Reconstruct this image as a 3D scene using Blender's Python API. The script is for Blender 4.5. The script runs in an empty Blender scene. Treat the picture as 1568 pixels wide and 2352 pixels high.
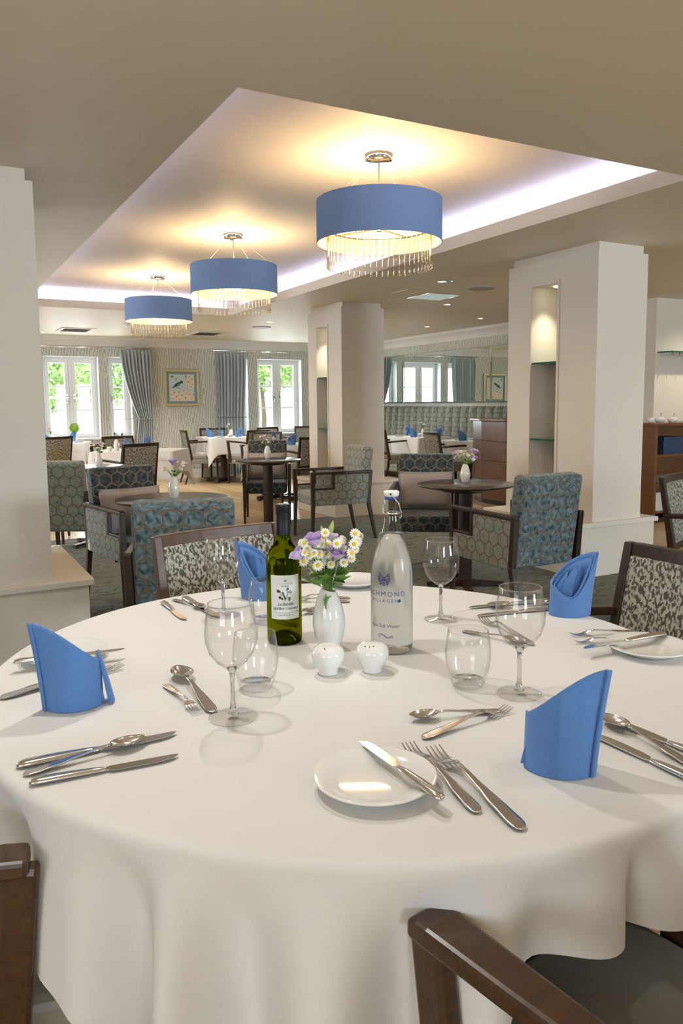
import bpy, math, random
from math import sin, cos, pi, radians as RD, sqrt, exp
from mathutils import Vector, Matrix
random.seed(7)
S = bpy.context.scene
COL = S.collection

# ------------------------------------------------------------------ camera
cam_d = bpy.data.cameras.new('camera'); cam = bpy.data.objects.new('camera', cam_d); COL.objects.link(cam)
FPX, CX, CY = 1783.146, 802.121, 1123.616          # focal length and principal point (1568 x 2352 frame)
YAW, PITCH, ROLL = 0.50084187, 0.10999358, -0.00851295
fw = Vector((sin(YAW)*cos(PITCH), cos(YAW)*cos(PITCH), -sin(PITCH)))
rt = Vector((cos(YAW), -sin(YAW), 0)); up = rt.cross(fw)
rt2 = rt*cos(ROLL) + up*sin(ROLL); up2 = rt2.cross(fw)
cam.matrix_world = Matrix(((rt2.x, up2.x, -fw.x, 0), (rt2.y, up2.y, -fw.y, 0), (rt2.z, up2.z, -fw.z, 1.285), (0, 0, 0, 1)))
cam_d.sensor_fit = 'VERTICAL'; cam_d.sensor_height = 36.0
cam_d.lens = FPX/2352*36
cam_d.shift_x = -(CX-784)/2352; cam_d.shift_y = (CY-1176)/2352
cam_d.clip_start = 0.02
S.camera = cam

# ------------------------------------------------------------------ view, world, daylight
S.view_settings.view_transform = 'Standard'; S.view_settings.look = 'None'
S.view_settings.gamma = 1.0; S.view_settings.use_curve_mapping = False
S.view_settings.exposure = -0.24
S.cycles.max_bounces = 10; S.cycles.transparent_max_bounces = 24; S.cycles.transmission_bounces = 10
S.cycles.sample_clamp_indirect = 4.0; S.cycles.blur_glossy = 0.5
S.cycles.caustics_refractive = False; S.cycles.caustics_reflective = False
W = bpy.data.worlds.new('sky'); S.world = W; W.use_nodes = True
bg = W.node_tree.nodes['Background']; bg.inputs[0].default_value = (0.86, 0.93, 1.0, 1); bg.inputs[1].default_value = 6.0

def area(name, loc, rot, sx, sy, power, color):
    d = bpy.data.lights.new(name, 'AREA'); d.shape = 'RECTANGLE'; d.size = sx; d.size_y = sy
    d.energy = power; d.color = color
    o = bpy.data.objects.new(name, d); o.location = loc; o.rotation_euler = rot; COL.objects.link(o); return o
sd = bpy.data.lights.new('sun', 'SUN'); sd.energy = 5.0; sd.angle = RD(0.6); sd.color = (1, .95, .86)
so = bpy.data.objects.new('sun', sd); COL.objects.link(so)
so.rotation_euler = Vector((0.93, 0.10, -0.36)).to_track_quat('-Z', 'Y').to_euler(); so.location = (-9, 3, 5)
# daylight entering by the windows (far wall, left wall, wall behind the camera)
area('daylight_far', (2.4, 13.95, 1.6), (RD(-90), 0, 0), 1.7, 1.6, 170, (.88, .95, 1))
area('daylight_far', (5.9, 13.95, 1.6), (RD(-90), 0, 0), 2.3, 1.6, 220, (.88, .95, 1))
area('daylight_left', (-3.35, 8.2, 1.45), (0, RD(-90), 0), 1.4, 2.6, 170, (.90, .95, 1))
area('daylight_left', (-3.35, -1.1, 1.45), (0, RD(-90), 0), 1.4, 2.2, 12, (.92, .96, 1))
area('daylight_rear', (-1.2, -6.35, 1.5), (RD(90), 0, 0), 1.5, 1.5, 130, (.74, .88, 1))
area('daylight_rear', (5.6, -6.35, 1.5), (RD(90), 0, 0), 1.7, 1.5, 640, (.74, .88, 1))

# ------------------------------------------------------------------ materials
def mat(name, col=(.8,.8,.8), rough=.5, metal=0., spec=.5, **kw):
    m = bpy.data.materials.new(name); m.use_nodes = True
    b = m.node_tree.nodes['Principled BSDF']
    b.inputs['Base Color'].default_value = (*col, 1); b.inputs['Roughness'].default_value = rough
    b.inputs['Metallic'].default_value = metal; b.inputs['Specular IOR Level'].default_value = spec
    for k, v in kw.items():
        b.inputs[k.replace('_', ' ')].default_value = v
    return m
class G:
    """tiny helper for node graphs"""
    def __init__(s, m): s.m = m; s.t = m.node_tree; s.n = s.t.nodes; s.l = s.t.links; s.b = s.n['Principled BSDF']
    def put(s, sock, v):
        if isinstance(v, (int, float)): sock.default_value = v
        elif isinstance(v, tuple): sock.default_value = v if len(v) == len(sock.default_value) else (*v, 1)
        else: s.l.new(v, sock)
    def math(s, op, a, b=0., c=None, clamp=False):
        n = s.n.new('ShaderNodeMath'); n.operation = op; n.use_clamp = clamp
        s.put(n.inputs[0], a); s.put(n.inputs[1], b)
        if c is not None: s.put(n.inputs[2], c)
        return n.outputs[0]
    def coord(s, kind='Object'): return s.n.new('ShaderNodeTexCoord').outputs[kind]
    def sep(s, v):
        n = s.n.new('ShaderNodeSeparateXYZ'); s.l.new(v, n.inputs[0]); return n.outputs
    def comb(s, x, y, z=0.):
        n = s.n.new('ShaderNodeCombineXYZ')
        for i, q in enumerate((x, y, z)): s.put(n.inputs[i], q)
        return n.outputs[0]
    def mapping(s, v, scale=(1,1,1), rot=(0,0,0), loc=(0,0,0)):
        n = s.n.new('ShaderNodeMapping'); s.l.new(v, n.inputs[0])
        n.inputs['Scale'].default_value = scale; n.inputs['Rotation'].default_value = rot; n.inputs['Location'].default_value = loc
        return n.outputs[0]
    def noise(s, v, scale=5., detail=2., rough=.5, dist=0.):
        n = s.n.new('ShaderNodeTexNoise'); s.l.new(v, n.inputs['Vector'])
        n.inputs['Scale'].default_value = scale; n.inputs['Detail'].default_value = detail
        n.inputs['Roughness'].default_value = rough; n.inputs['Distortion'].default_value = dist
        return n.outputs['Fac']
    def ramp(s, f, stops, interp='LINEAR'):
        n = s.n.new('ShaderNodeValToRGB'); s.l.new(f, n.inputs[0]); r = n.color_ramp; r.interpolation = interp
        while len(r.elements) > 1: r.elements.remove(r.elements[0])
        r.elements[0].position = stops[0][0]; r.elements[0].color = (*stops[0][1], 1)
        for p, c in stops[1:]:
            e = r.elements.new(p); e.color = (*c, 1)
        return n.outputs[0]
    def mix(s, f, a, b):
        n = s.n.new('ShaderNodeMix'); n.data_type = 'RGBA'
        s.put(n.inputs[0], f); s.put(n.inputs[6], a); s.put(n.inputs[7], b); return n.outputs[2]
    def base(s, c): s.l.new(c, s.b.inputs['Base Color'])
    def bump(s, h, strength=.3, dist=.01):
        n = s.n.new('ShaderNodeBump'); n.inputs['Strength'].default_value = strength; n.inputs['Distance'].default_value = dist
        s.l.new(h, n.inputs['Height']); s.l.new(n.outputs[0], s.b.inputs['Normal'])

M = {}
M['ceiling'] = mat('ceiling_paint', (.82, .74, .60), .55, spec=.3)
M['tray'] = mat('tray_ceiling_paint', (.78, .72, .66), .6, spec=.2)
M['wall'] = mat('cream_wall_paint', (.76, .71, .63), .6, spec=.25)
M['white'] = mat('white_gloss_paint', (.82, .82, .81), .35)
M['cream'] = mat('cream_cornice', (.80, .77, .72), .6)
M['chrome'] = mat('chrome', (.80, .79, .77), .12, 1.)
M['steel'] = mat('polished_steel', (.80, .78, .76), .14, 1.)
M['mirror'] = mat('mirror_silver', (.80, .88, .86), .01, 1.)
M['china'] = mat('white_china', (.86, .85, .81), .08, spec=.6, Coat_Weight=.4)
M['hole'] = mat('dark_hole', (.03, .03, .03), .8)
M['black_cap'] = mat('black_cap', (.006, .006, .007), .38, spec=.3)
M['leather'] = mat('taupe_leather', (.27, .25, .21), .38)
M['plaster'] = mat('grey_paint', (.42, .40, .36), .6)
M['ink'] = mat('navy_ink', (.03, .035, .17), .5)
M['black_ink'] = mat('black_ink', (.02, .02, .02), .5)
M['paper'] = mat('label_paper', (.80, .80, .76), .6)
M['towel'] = mat('white_linen_towel', (.74, .72, .69), .9)
M['navy_towel'] = mat('navy_linen', (.05, .08, .17), .9)
M['yellow'] = mat('yellow_disc', (.80, .55, .02), .7)
M['petal'] = mat('white_petal', (.88, .88, .82), .6)
M['lilac'] = mat('lilac_petal', (.62, .46, .76), .6)
M['pale_lilac'] = mat('pale_lilac_petal', (.78, .66, .74), .6)
M['stem'] = mat('green_stem', (.13, .24, .05), .6)
M['bud'] = mat('green_bud', (.46, .52, .16), .6)
M['topiary'] = mat('topiary_green', (.20, .36, .02), .7)
M['trunk'] = mat('bark', (.16, .11, .07), .9)
M['cord'] = mat('clear_cord', (.75, .68, .5), .4)
M['blue_rubber'] = mat('blue_seal', (.05, .07, .35), .5)

m = mat('leaf_green', (.10, .25, .03), .5); g = G(m)
g.base(g.ramp(g.noise(g.coord(), 60, 2), [(.3, (.06, .17, .02)), (.7, (.16, .33, .05))])); M['leaf'] = m
m = mat('tree_foliage', (.1, .25, .05), .8); g = G(m)
g.base(g.ramp(g.noise(g.coord(), 3.5, 4), [(.35, (.10, .20, .05)), (.55, (.28, .44, .12)), (.7, (.62, .75, .36))])); M['foliage'] = m

m = mat('tablecloth_linen', (.775, .76, .735), .85, spec=.15, Sheen_Weight=.15); g = G(m)
g.bump(g.noise(g.mapping(g.coord(), (700, 700, 700)), 1.0, 2), .06, .001); M['cloth'] = m
m = mat('napkin_linen', (.11, .22, .44), .9, spec=.1, Sheen_Weight=.2); g = G(m)
n_ = g.noise(g.mapping(g.coord(), (900, 900, 260)), 1.0, 2)
g.base(g.ramp(n_, [(.3, (.090, .205, .47)), (.7, (.115, .245, .535))])); g.bump(n_, .08, .001); M['napkin'] = m
m = mat('lampshade_fabric', (.25, .34, .50), .8, spec=.1); g = G(m)
g.base(g.ramp(g.noise(g.mapping(g.coord(), (1, 1, 300)), 3, 1), [(.3, (.175, .275, .49)), (.7, (.20, .305, .53))])); M['shade'] = m
M['lining'] = mat('shade_gold_lining', (.80, .68, .44), .45)

def wood(name, c0, c1, rough, scale=(2, 30, 30), coat=.3):
    m = mat(name, c0, rough, Coat_Weight=coat, Coat_Roughness=.15); g = G(m)
    f = g.noise(g.mapping(g.coord(), scale), 3, 4, .6, .8)
    g.base(g.ramp(f, [(.3, c0), (.7, c1)])); return m
M['dark'] = wood('dark_walnut_wood', (.017, .0075, .0030), (.036, .0165, .0065), .38, coat=.04)
M['mid'] = wood('walnut_wood_downlit_tone', (.060, .030, .019), (.090, .046, .030), .42, coat=.05)  # dark walnut under a downlight, the light put into the colour
M['front'] = wood('warm_walnut_wood', (.040, .017, .005), (.075, .033, .010), .36, coat=.08)  # dark walnut as lit in the foreground, painted into the colour
M['top'] = wood('dark_table_top', (.030, .018, .013), (.045, .028, .020), .22)
M['cab'] = wood('mahogany_veneer', (.115, .038, .008), (.19, .070, .015), .38, (1.2, 1.2, 14))

m = mat('oak_floor', (.5, .36, .2), .26); g = G(m)
b_ = g.n.new('ShaderNodeTexBrick'); g.l.new(g.mapping(g.coord(), (1, 1, 1), (0, 0, RD(90))), b_.inputs[0])
b_.offset = .37; b_.inputs['Scale'].default_value = 1.0; b_.inputs['Brick Width'].default_value = 1.3; b_.inputs['Row Height'].default_value = .16
b_.inputs['Mortar Size'].default_value = .0025
b_.inputs['Color1'].default_value = (.56, .40, .21, 1); b_.inputs['Color2'].default_value = (.44, .30, .15, 1); b_.inputs['Mortar'].default_value = (.2, .13, .07, 1)
gr = g.noise(g.mapping(g.coord(), (40, 2.5, 1)), 2, 4, .6, .5)
g.base(g.mix(g.math('MULTIPLY', gr, .35), b_.outputs[0], (.30, .20, .10))); M['floor'] = m

m = mat('carpet_pile', (.2, .2, .18), .95, spec=.05); g = G(m)
co = g.coord(); nz = g.noise(g.mapping(co, (1.2, 4.5, 1)), 2.2, 2.5, .5, .7)
fr = g.math('FRACT', g.math('MULTIPLY', nz, 9.0)); ln = g.math('LESS_THAN', g.math('ABSOLUTE', g.math('SUBTRACT', fr, .5)), .09)
fine = g.noise(co, 260, 2)
c_ = g.mix(ln, (.185, .205, .185), (.055, .062, .056)); g.base(g.mix(g.math('MULTIPLY', fine, .35), c_, (.24, .245, .22))); g.bump(fine, .4, .004); M['carpet'] = m

def hexcloth(name, pale, dark, bias):
    m = mat(name, pale, .75, spec=.2, Sheen_Weight=.35, Sheen_Roughness=.35); g = G(m)
    uv = g.coord('UV'); s = g.sep(uv); P = .084
    x = g.math('DIVIDE', s[0], P); y = g.math('DIVIDE', s[1], P); R3 = 1.7320508
    def cell(ox, oy):
        a = g.math('SUBTRACT', g.math('FLOORED_MODULO', g.math('SUBTRACT', x, ox), 1.0), .5)
        b = g.math('SUBTRACT', g.math('FLOORED_MODULO', g.math('SUBTRACT', y, oy), R3), R3/2)
        return g.math('ABSOLUTE', a), g.math('ABSOLUTE', b)
    def hd(a, b): return g.math('MAXIMUM', g.math('ADD', g.math('MULTIPLY', a, .5), g.math('MULTIPLY', b, R3/2)), a)
    a1, b1 = cell(0., 0.); a2, b2 = cell(.5, R3/2)
    d = g.math('MINIMUM', hd(a1, b1), hd(a2, b2))
    band = g.math('GREATER_THAN', d, .446); groove = g.math('MULTIPLY', g.math('GREATER_THAN', d, .466), g.math('LESS_THAN', d, .488))
    n1 = g.noise(g.comb(s[0], s[1], 0.), 34, 5, .6, .5)
    vel = g.ramp(n1, [(bias-.13, dark), (bias, tuple((p+q)/2 for p, q in zip(pale, dark))), (bias+.13, pale)])
    c = g.mix(band, vel, (.215, .170, .115)); c = g.mix(groove, c, (.105, .085, .06)); g.base(c)
    g.bump(g.math('LESS_THAN', d, .445), .5, .003)
    return m
M['hex_pale_sheen'] = hexcloth('hexagon_velvet_pale_sheen', (.27, .305, .275), (.06, .09, .10), .36)  # one velvet in three tones: nap sheen put into the colour
M['hex_mid_sheen'] = hexcloth('hexagon_velvet_mid_sheen', (.19, .255, .27), (.030, .062, .080), .50)
M['hex_dark_sheen'] = hexcloth('hexagon_velvet_dark_sheen', (.075, .092, .102), (.013, .021, .028), .52)

m = mat('patterned_chair_weave', (.4, .38, .32), .9, spec=.1); g = G(m)
uv = g.coord('UV'); nz = g.noise(g.mapping(uv, (112, 66, 1), (0, 0, RD(24))), 1.0, 2.0, .45, .55)
g.base(g.ramp(nz, [(.46, (.105, .090, .072)), (.54, (.44, .43, .365))])); g.bump(nz, .5, .004); M['weave'] = m
m = mat('cushion_weave', (.42, .38, .37), .95, spec=.1); g = G(m)
nz = g.noise(g.mapping(g.coord('UV'), (300, 60, 1)), 1.2, 2); g.base(g.ramp(nz, [(.3, (.30, .265, .255)), (.7, (.46, .415, .40))])); M['cushion'] = m
m = mat('curtain_satin', (.47, .51, .525), .5, spec=.3, Sheen_Weight=.3); M['curtain'] = m

def wallpaper(name, axis):
    m = mat(name, (.6, .6, .5), .6, spec=.2); g = G(m); s = g.sep(g.coord()); u = s[axis]; z = s[2]
    P = .042
    def col(w, off):
        k = g.math('FLOOR', g.math('DIVIDE', g.math('ADD', u, off), w)); return k
    k = col(.21, 0.0)
    wn = g.n.new('ShaderNodeTexWhiteNoise'); wn.noise_dimensions = '1D'; g.l.new(k, wn.inputs['W'])
    zz = g.math('ADD', g.math('DIVIDE', z, .135), g.math('MULTIPLY', wn.outputs['Value'], 7.0))
    zz = g.math('ADD', zz, g.math('MULTIPLY', g.math('FLOORED_MODULO', g.math('DIVIDE', u, P), 5.0), .27))
    step = g.math('FLOOR', zz); frz = g.math('FRACT', zz)
    wn2 = g.n.new('ShaderNodeTexWhiteNoise'); wn2.noise_dimensions = '2D'; g.l.new(g.comb(k, g.math('FLOOR', g.math('DIVIDE', step, 3.0))), wn2.inputs['Vector'])
    sh = g.math('MULTIPLY', g.math('GREATER_THAN', wn2.outputs['Value'], .32), step)
    st = g.math('FRACT', g.math('ADD', g.math('DIVIDE', u, P), g.math('MULTIPLY', sh, .5)))
    line = g.math('LESS_THAN', st, .42)
    conn = g.math('MULTIPLY', g.math('LESS_THAN', frz, .11), g.math('GREATER_THAN', wn2.outputs['Value'], .32))
    g.base(g.mix(g.math('MAXIMUM', line, conn), (.47, .48, .42), (.72, .71, .63))); return m
M['paper_far'] = wallpaper('fretwork_wallpaper', 0); M['paper_right'] = wallpaper('fretwork_wallpaper_side', 1)

def emis(name, col, s):
    m = bpy.data.materials.new(name); m.use_nodes = True; t = m.node_tree; t.nodes.clear()
    o = t.nodes.new('ShaderNodeOutputMaterial'); e = t.nodes.new('ShaderNodeEmission'); e.inputs[0].default_value = (*col, 1); e.inputs[1].default_value = s
    t.links.new(e.outputs[0], o.inputs[0]); return m
M['led'] = emis('cove_led', (.66, .68, 1.0), 38)
M['bulb'] = emis('warm_bulb', (1, .72, .36), 22)
M['lamp'] = emis('downlight_lamp', (1, .88, .66), 16)
M['panel'] = emis('dim_ceiling_panel', (.85, .95, .85), .55)
M['green_led'] = emis('green_led', (.1, 1, .3), 3)

def thin_glass(name, tint, fac=None, ior=1.5):
    m = bpy.data.materials.new(name); m.use_nodes = True; t = m.node_tree; t.nodes.clear()
    o = t.nodes.new('ShaderNodeOutputMaterial'); mx = t.nodes.new('ShaderNodeMixShader')
    tr = t.nodes.new('ShaderNodeBsdfTransparent'); gl = t.nodes.new('ShaderNodeBsdfGlossy')
    tr.inputs[0].default_value = (*tint, 1); gl.inputs['Roughness'].default_value = .0
    if fac is None:
        f = t.nodes.new('ShaderNodeFresnel'); t.links.new(f.outputs[0], mx.inputs[0])
        ge = t.nodes.new('ShaderNodeNewGeometry'); ma = t.nodes.new('ShaderNodeMath'); ma.operation = 'MULTIPLY_ADD'      # same Fresnel curve on both faces of the thin wall
        t.links.new(ge.outputs['Backfacing'], ma.inputs[0]); ma.inputs[1].default_value = 1/ior-ior; ma.inputs[2].default_value = ior; t.links.new(ma.outputs[0], f.inputs[0])
    else: mx.inputs[0].default_value = fac
    t.links.new(tr.outputs[0], mx.inputs[1]); t.links.new(gl.outputs[0], mx.inputs[2]); t.links.new(mx.outputs[0], o.inputs[0]); return m
M['pane'] = thin_glass('window_glass', (.97, .99, .98), .05)
M['wineglass'] = thin_glass('thin_clear_glass', (.992, .992, .99))
M['crystal'] = thin_glass('crystal_drop_glass', (.88, .85, .79), None, 1.9)
def glass(name, col, rough=0., ior=1.48):
    m = bpy.data.materials.new(name); m.use_nodes = True; t = m.node_tree; t.nodes.clear()
    o = t.nodes.new('ShaderNodeOutputMaterial'); e = t.nodes.new('ShaderNodeBsdfGlass'); e.inputs['Color'].default_value = (*col, 1)
    e.inputs['Roughness'].default_value = rough; e.inputs['IOR'].default_value = ior; t.links.new(e.outputs[0], o.inputs[0]); return m
M['solidglass'] = glass('solid_clear_glass', (.97, .97, .96))
M['shelfglass'] = mat('green_edge_glass', (.02, .16, .09), .1, Transmission_Weight=.35)
M['bottle_green'] = glass('green_bottle_glass', (.34, .37, .018), .03, 1.34)
M['neck_green'] = glass('dark_green_neck', (.16, .22, .02), .02, 1.3)
m = mat('misted_water_bottle', (.89, .92, .89), .19, Transmission_Weight=.93, IOR=1.33); M['misted'] = m
M['clearneck'] = thin_glass('clear_bottle_neck', (.86, .89, .86), None, 1.6)

# ------------------------------------------------------------------ mesh builder
class MB:
    def __init__(s): s.v = []; s.f = []; s.sm = []; s.mi = []; s.uv = None
    def add(s, vs, fs, smooth=False, mi=0, xf=None):
        o = len(s.v)
        for p in vs:
            p = Vector(p); s.v.append(tuple(xf @ p if xf is not None else p))
        for f in fs: s.f.append([i+o for i in f]); s.sm.append(smooth); s.mi.append(mi)
        return s
    def box(s, x0, x1, y0, y1, z0, z1, mi=0, xf=None):
        vs = [(x0,y0,z0),(x1,y0,z0),(x1,y1,z0),(x0,y1,z0),(x0,y0,z1),(x1,y0,z1),(x1,y1,z1),(x0,y1,z1)]
        return s.add(vs, [(3,2,1,0),(4,5,6,7),(0,1,5,4),(1,2,6,5),(2,3,7,6),(3,0,4,7)], False, mi, xf)
    def hexa(s, b, t, mi=0):
        """b, t: four bottom / four top corners, counter-clockwise"""
        return s.add(list(b)+list(t), [(3,2,1,0),(4,5,6,7),(0,1,5,4),(1,2,6,5),(2,3,7,6),(3,0,4,7)], False, mi)
    def bar(s, p, q, w, h, w2=None, h2=None, side=(1,0,0), mi=0):
        p, q = Vector(p), Vector(q); d = (q-p).normalized(); sx = Vector(side); sx = (sx - d*sx.dot(d)).normalized(); sy = d.cross(sx)
        w2 = w if w2 is None else w2; h2 = h if h2 is None else h2
        b = [p+sx*a*w/2+sy*c*h/2 for a, c in ((-1,-1),(1,-1),(1,1),(-1,1))]; t = [q+sx*a*w2/2+sy*c*h2/2 for a, c in ((-1,-1),(1,-1),(1,1),(-1,1))]
        return s.hexa(b, t, mi)
    def lathe(s, prof, n=32, c=(0,0,0), mi=0, smooth=True, cap0=False, cap1=False, xf=None):
        vs = []; fs = []; m = len(prof)
        for r, z in prof:
            for k in range(n): a = 2*pi*k/n; vs.append((c[0]+r*cos(a), c[1]+r*sin(a), c[2]+z))
        for i in range(m-1):
            for k in range(n): fs.append((i*n+k, i*n+(k+1)%n, (i+1)*n+(k+1)%n, (i+1)*n+k))
        if cap0: fs.append(tuple(range(n-1, -1, -1)))
        if cap1: fs.append(tuple((m-1)*n+k for k in range(n)))
        return s.add(vs, fs, smooth, mi, xf)
    def tube(s, pts, r, n=10, mi=0, r2=None, cap=True, xf=None, closed=False):
        pts = [Vector(p) for p in pts]; L = len(pts); vs = []; fs = []
        ref = Vector((0,0,1)) if abs((pts[1]-pts[0]).normalized().z) < .9 else Vector((1,0,0))
        for i, p in enumerate(pts):
            if closed: d = pts[(i+1) % L]-pts[i-1]
            else: d = pts[min(i+1, L-1)]-pts[max(i-1, 0)]
            d.normalize(); a = ref.cross(d).normalized(); b = d.cross(a); ref = b.cross(d)*-1 if False else ref
            rr = r[i] if isinstance(r, (list, tuple)) else (r if r2 is None else r+(r2-r)*i/(L-1))
            for k in range(n): t = 2*pi*k/n; vs.append(p+a*cos(t)*rr+b*sin(t)*rr)
        for i in range(L if closed else L-1):
            j = (i+1) % L
            for k in range(n): fs.append((i*n+k, i*n+(k+1)%n, j*n+(k+1)%n, j*n+k))
        if cap and not closed: fs.append(tuple(range(n-1,-1,-1))); fs.append(tuple((L-1)*n+k for k in range(n)))
        return s.add(vs, fs, True, mi, xf)
    def loft(s, rings, mi=0, smooth=True, cap=True, closed=True, xf=None):
        n = len(rings[0]); vs = [p for r in rings for p in r]; fs = []
        for i in range(len(rings)-1):
            for k in range(n if closed else n-1): fs.append((i*n+k, i*n+(k+1)%n, (i+1)*n+(k+1)%n, (i+1)*n+k))
        if cap and closed: fs.append(tuple(range(n-1,-1,-1))); fs.append(tuple((len(rings)-1)*n+k for k in range(n)))
        return s.add(vs, fs, smooth, mi, xf)
    def prism(s, poly, z0, z1, mi=0, xf=None):
        n = len(poly); vs = [(x,y,z0) for x,y in poly]+[(x,y,z1) for x,y in poly]
        fs = [tuple(range(n-1,-1,-1)), tuple(range(n,2*n))]+[(k,(k+1)%n,n+(k+1)%n,n+k) for k in range(n)]
        return s.add(vs, fs, False, mi, xf)
    def ball(s, c, r, n=12, m=8, mi=0, sc=(1,1,1), xf=None):
        prof = [(r*sin(pi*i/m), -r*cos(pi*i/m)) for i in range(m+1)]
        vs = []; fs = []
        for rr, z in prof:
            for k in range(n): a = 2*pi*k/n; vs.append((c[0]+rr*cos(a)*sc[0], c[1]+rr*sin(a)*sc[1], c[2]+z*sc[2]))
        for i in range(m):
            for k in range(n): fs.append((i*n+k, i*n+(k+1)%n, (i+1)*n+(k+1)%n, (i+1)*n+k))
        return s.add(vs, fs, True, mi, xf)
    def build(s, name, mats, parent=None, bevel=0., seg=2, solid=0., boxuv=False, loc=None, subsurf=0):
        me = bpy.data.meshes.new(name); me.from_pydata(s.v, [], s.f)
        if not isinstance(mats, (list, tuple)): mats = [mats]
        for q in mats: me.materials.append(M[q] if isinstance(q, str) else q)
        for p, a, b in zip(me.polygons, s.sm, s.mi): p.use_smooth = a; p.material_index = b
        me.validate(); me.update()
        if boxuv:
            ul = me.uv_layers.new(name='UVMap')
            for p in me.polygons:
                nx, ny, nz = (abs(c) for c in p.normal)
                for li in p.loop_indices:
                    x, y, z = me.vertices[me.loops[li].vertex_index].co
                    ul.data[li].uv = (x, z) if ny >= nx and ny >= nz*.8 else ((y, z) if nx >= nz else (x, y+.3))
        o = bpy.data.objects.new(name, me); COL.objects.link(o)
        if loc is not None: o.location = loc
        if parent is not None: o.parent = parent
        if solid: md = o.modifiers.new('solid', 'SOLIDIFY'); md.thickness = solid; md.offset = 0
        if bevel:
            md = o.modifiers.new('bevel', 'BEVEL'); md.width = bevel; md.segments = seg; md.limit_method = 'ANGLE'; md.angle_limit = RD(35)
            md.harden_normals = False
        if subsurf: md = o.modifiers.new('sub', 'SUBSURF'); md.levels = subsurf; md.render_levels = subsurf
        return o
def tag(o, label=None, cat=None, group=None, kind=None):
    if label: o['label'] = label
    if cat: o['category'] = cat
    if group: o['group'] = group
    if kind: o['kind'] = kind
    return o
def thing(name, loc=(0,0,0), rz=0., label=None, cat=None, group=None):
    o = bpy.data.objects.new(name, None); o.empty_display_size = .05; COL.objects.link(o); o.location = loc; o.rotation_euler = (0, 0, rz)
    return tag(o, label, cat, group)
KIDS = {}
def kids(o): return [c for c in bpy.data.objects if c.parent == o]
def dup(o, loc, rz=0., label=None, cat=None, group=None):
    """copy of a thing with its parts and sub-parts (mesh data shared)"""
    r = o.copy(); COL.objects.link(r); r.location = loc; r.rotation_euler = (0, 0, rz)
    def rec(src, dst):
        for c in KIDS.setdefault(src.name, kids(src)):
            k = c.copy(); COL.objects.link(k); k.parent = dst; rec(c, k)
    rec(o, r)
    return tag(r, label, cat, group)
def structure(o): return tag(o, kind='structure')
# ================================================================== ROOM
ZC, ZU, YB, XR, XL, YN = 2.409, 2.63, 13.4, 7.5, -3.0, -6.0
TX0, TX1, TY0, TY1, ZL = 1.06, 3.50, 2.74, 9.55, 2.500
b = MB(); b.box(XL-.3, 9.8, YN-.3, YB+.5, -.12, 0); structure(b.build('floor', 'floor'))
b = MB(); b.box(-2.2, 4.55, 2.55, 7.80, 0.0, .004); structure(b.build('carpet', 'carpet'))
# lower ceiling with the tray opening, cove ledge, raised tray
b = MB(); zt = ZL
for x0, x1, y0, y1 in ((XL-.3, 9.8, YN-.3, TY0), (XL-.3, 9.8, TY1, YB+.5), (XL-.3, TX0, TY0, TY1), (TX1, 9.8, TY0, TY1)):
    b.box(x0, x1, y0, y1, ZC, zt)
structure(b.build('ceiling', 'ceiling'))
b = MB(); c = .17
b.box(TX0-c-.1, TX1+c+.1, TY0-c-.1, TY1+c+.1, ZU, ZU+.08)
b.box(TX0-c-.1, TX0-c, TY0-c, TY1+c, zt, ZU); b.box(TX1+c, TX1+c+.1, TY0-c, TY1+c, zt, ZU)
b.box(TX0-c-.1, TX1+c+.1, TY0-c-.1, TY0-c, zt, ZU); b.box(TX0-c-.1, TX1+c+.1, TY1+c, TY1+c+.1, zt, ZU)
structure(b.build('ceiling_tray', 'tray'))
led = thing('cove_light', (0, 0, 0), 0, 'blue-white strip light hidden in the raised ceiling recess', 'light')
for x0, x1, y0, y1 in ((TX0-.10, TX0-.085, TY0, TY1), (TX1+.085, TX1+.10, TY0, TY1), (TX0, TX1, TY0-.10, TY0-.085), (TX0, TX1, TY1+.085, TY1+.10)):
    b = MB(); b.box(x0, x1, y0, y1, zt+.001, zt+.012); b.build('light_strip', 'led', led)

# walls
def wall_rects(b, u0, u1, z0, z1, holes, fn):
    us = sorted({u0, u1, *[h[0] for h in holes], *[h[1] for h in holes]})
    for a, c in zip(us, us[1:]):
        hs = sorted((h[2], h[3]) for h in holes if h[0] < (a+c)/2 < h[1]); z = z0
        for p, q in hs:
            if p > z: fn(b, a, c, z, p)
            z = q
        if z < z1: fn(b, a, c, z, z1)
WIN = [(1.75, 2.62, .72, 2.09, 2), (2.77, 3.15, .72, 2.09, 1), (4.87, 5.25, .72, 2.11, 1), (5.43, 6.33, .72, 2.11, 2), (6.51, 6.89, .72, 2.11, 1)]
b = MB(); wall_rects(b, XL-.3, XR+.3, 0, ZC, WIN, lambda b, a, c, p, q: b.box(a, c, YB, YB+.32, p, q)); structure(b.build('wall_far', 'paper_far'))
LWIN = [(7.0, 9.4, .8, 2.1), (4.28, 4.86, 1.66, 2.02), (-2.2, 0., .8, 2.1)]  # middle opening added, sized for a sun patch on the plinth slab
b = MB(); wall_rects(b, YN-.3, YB+.5, 0, ZC, LWIN, lambda b, a, c, p, q: b.box(XL-.2, XL, a, c, p, q)); structure(b.build('wall_left', 'wall'))
RWIN = [(-1.95, -.45, .8, 2.2), (4.75, 6.45, .8, 2.2)]
b = MB(); wall_rects(b, XL-.3, 9.8, 0, ZC, RWIN, lambda b, a, c, p, q: b.box(a, c, YN-.2, YN, p, q)); structure(b.build('wall_near', 'wall'))
b = MB(); b.box(XR, XR+.2, 6.25, YB+.5, 0, ZC); structure(b.build('wall_right', 'paper_right'))
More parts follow.
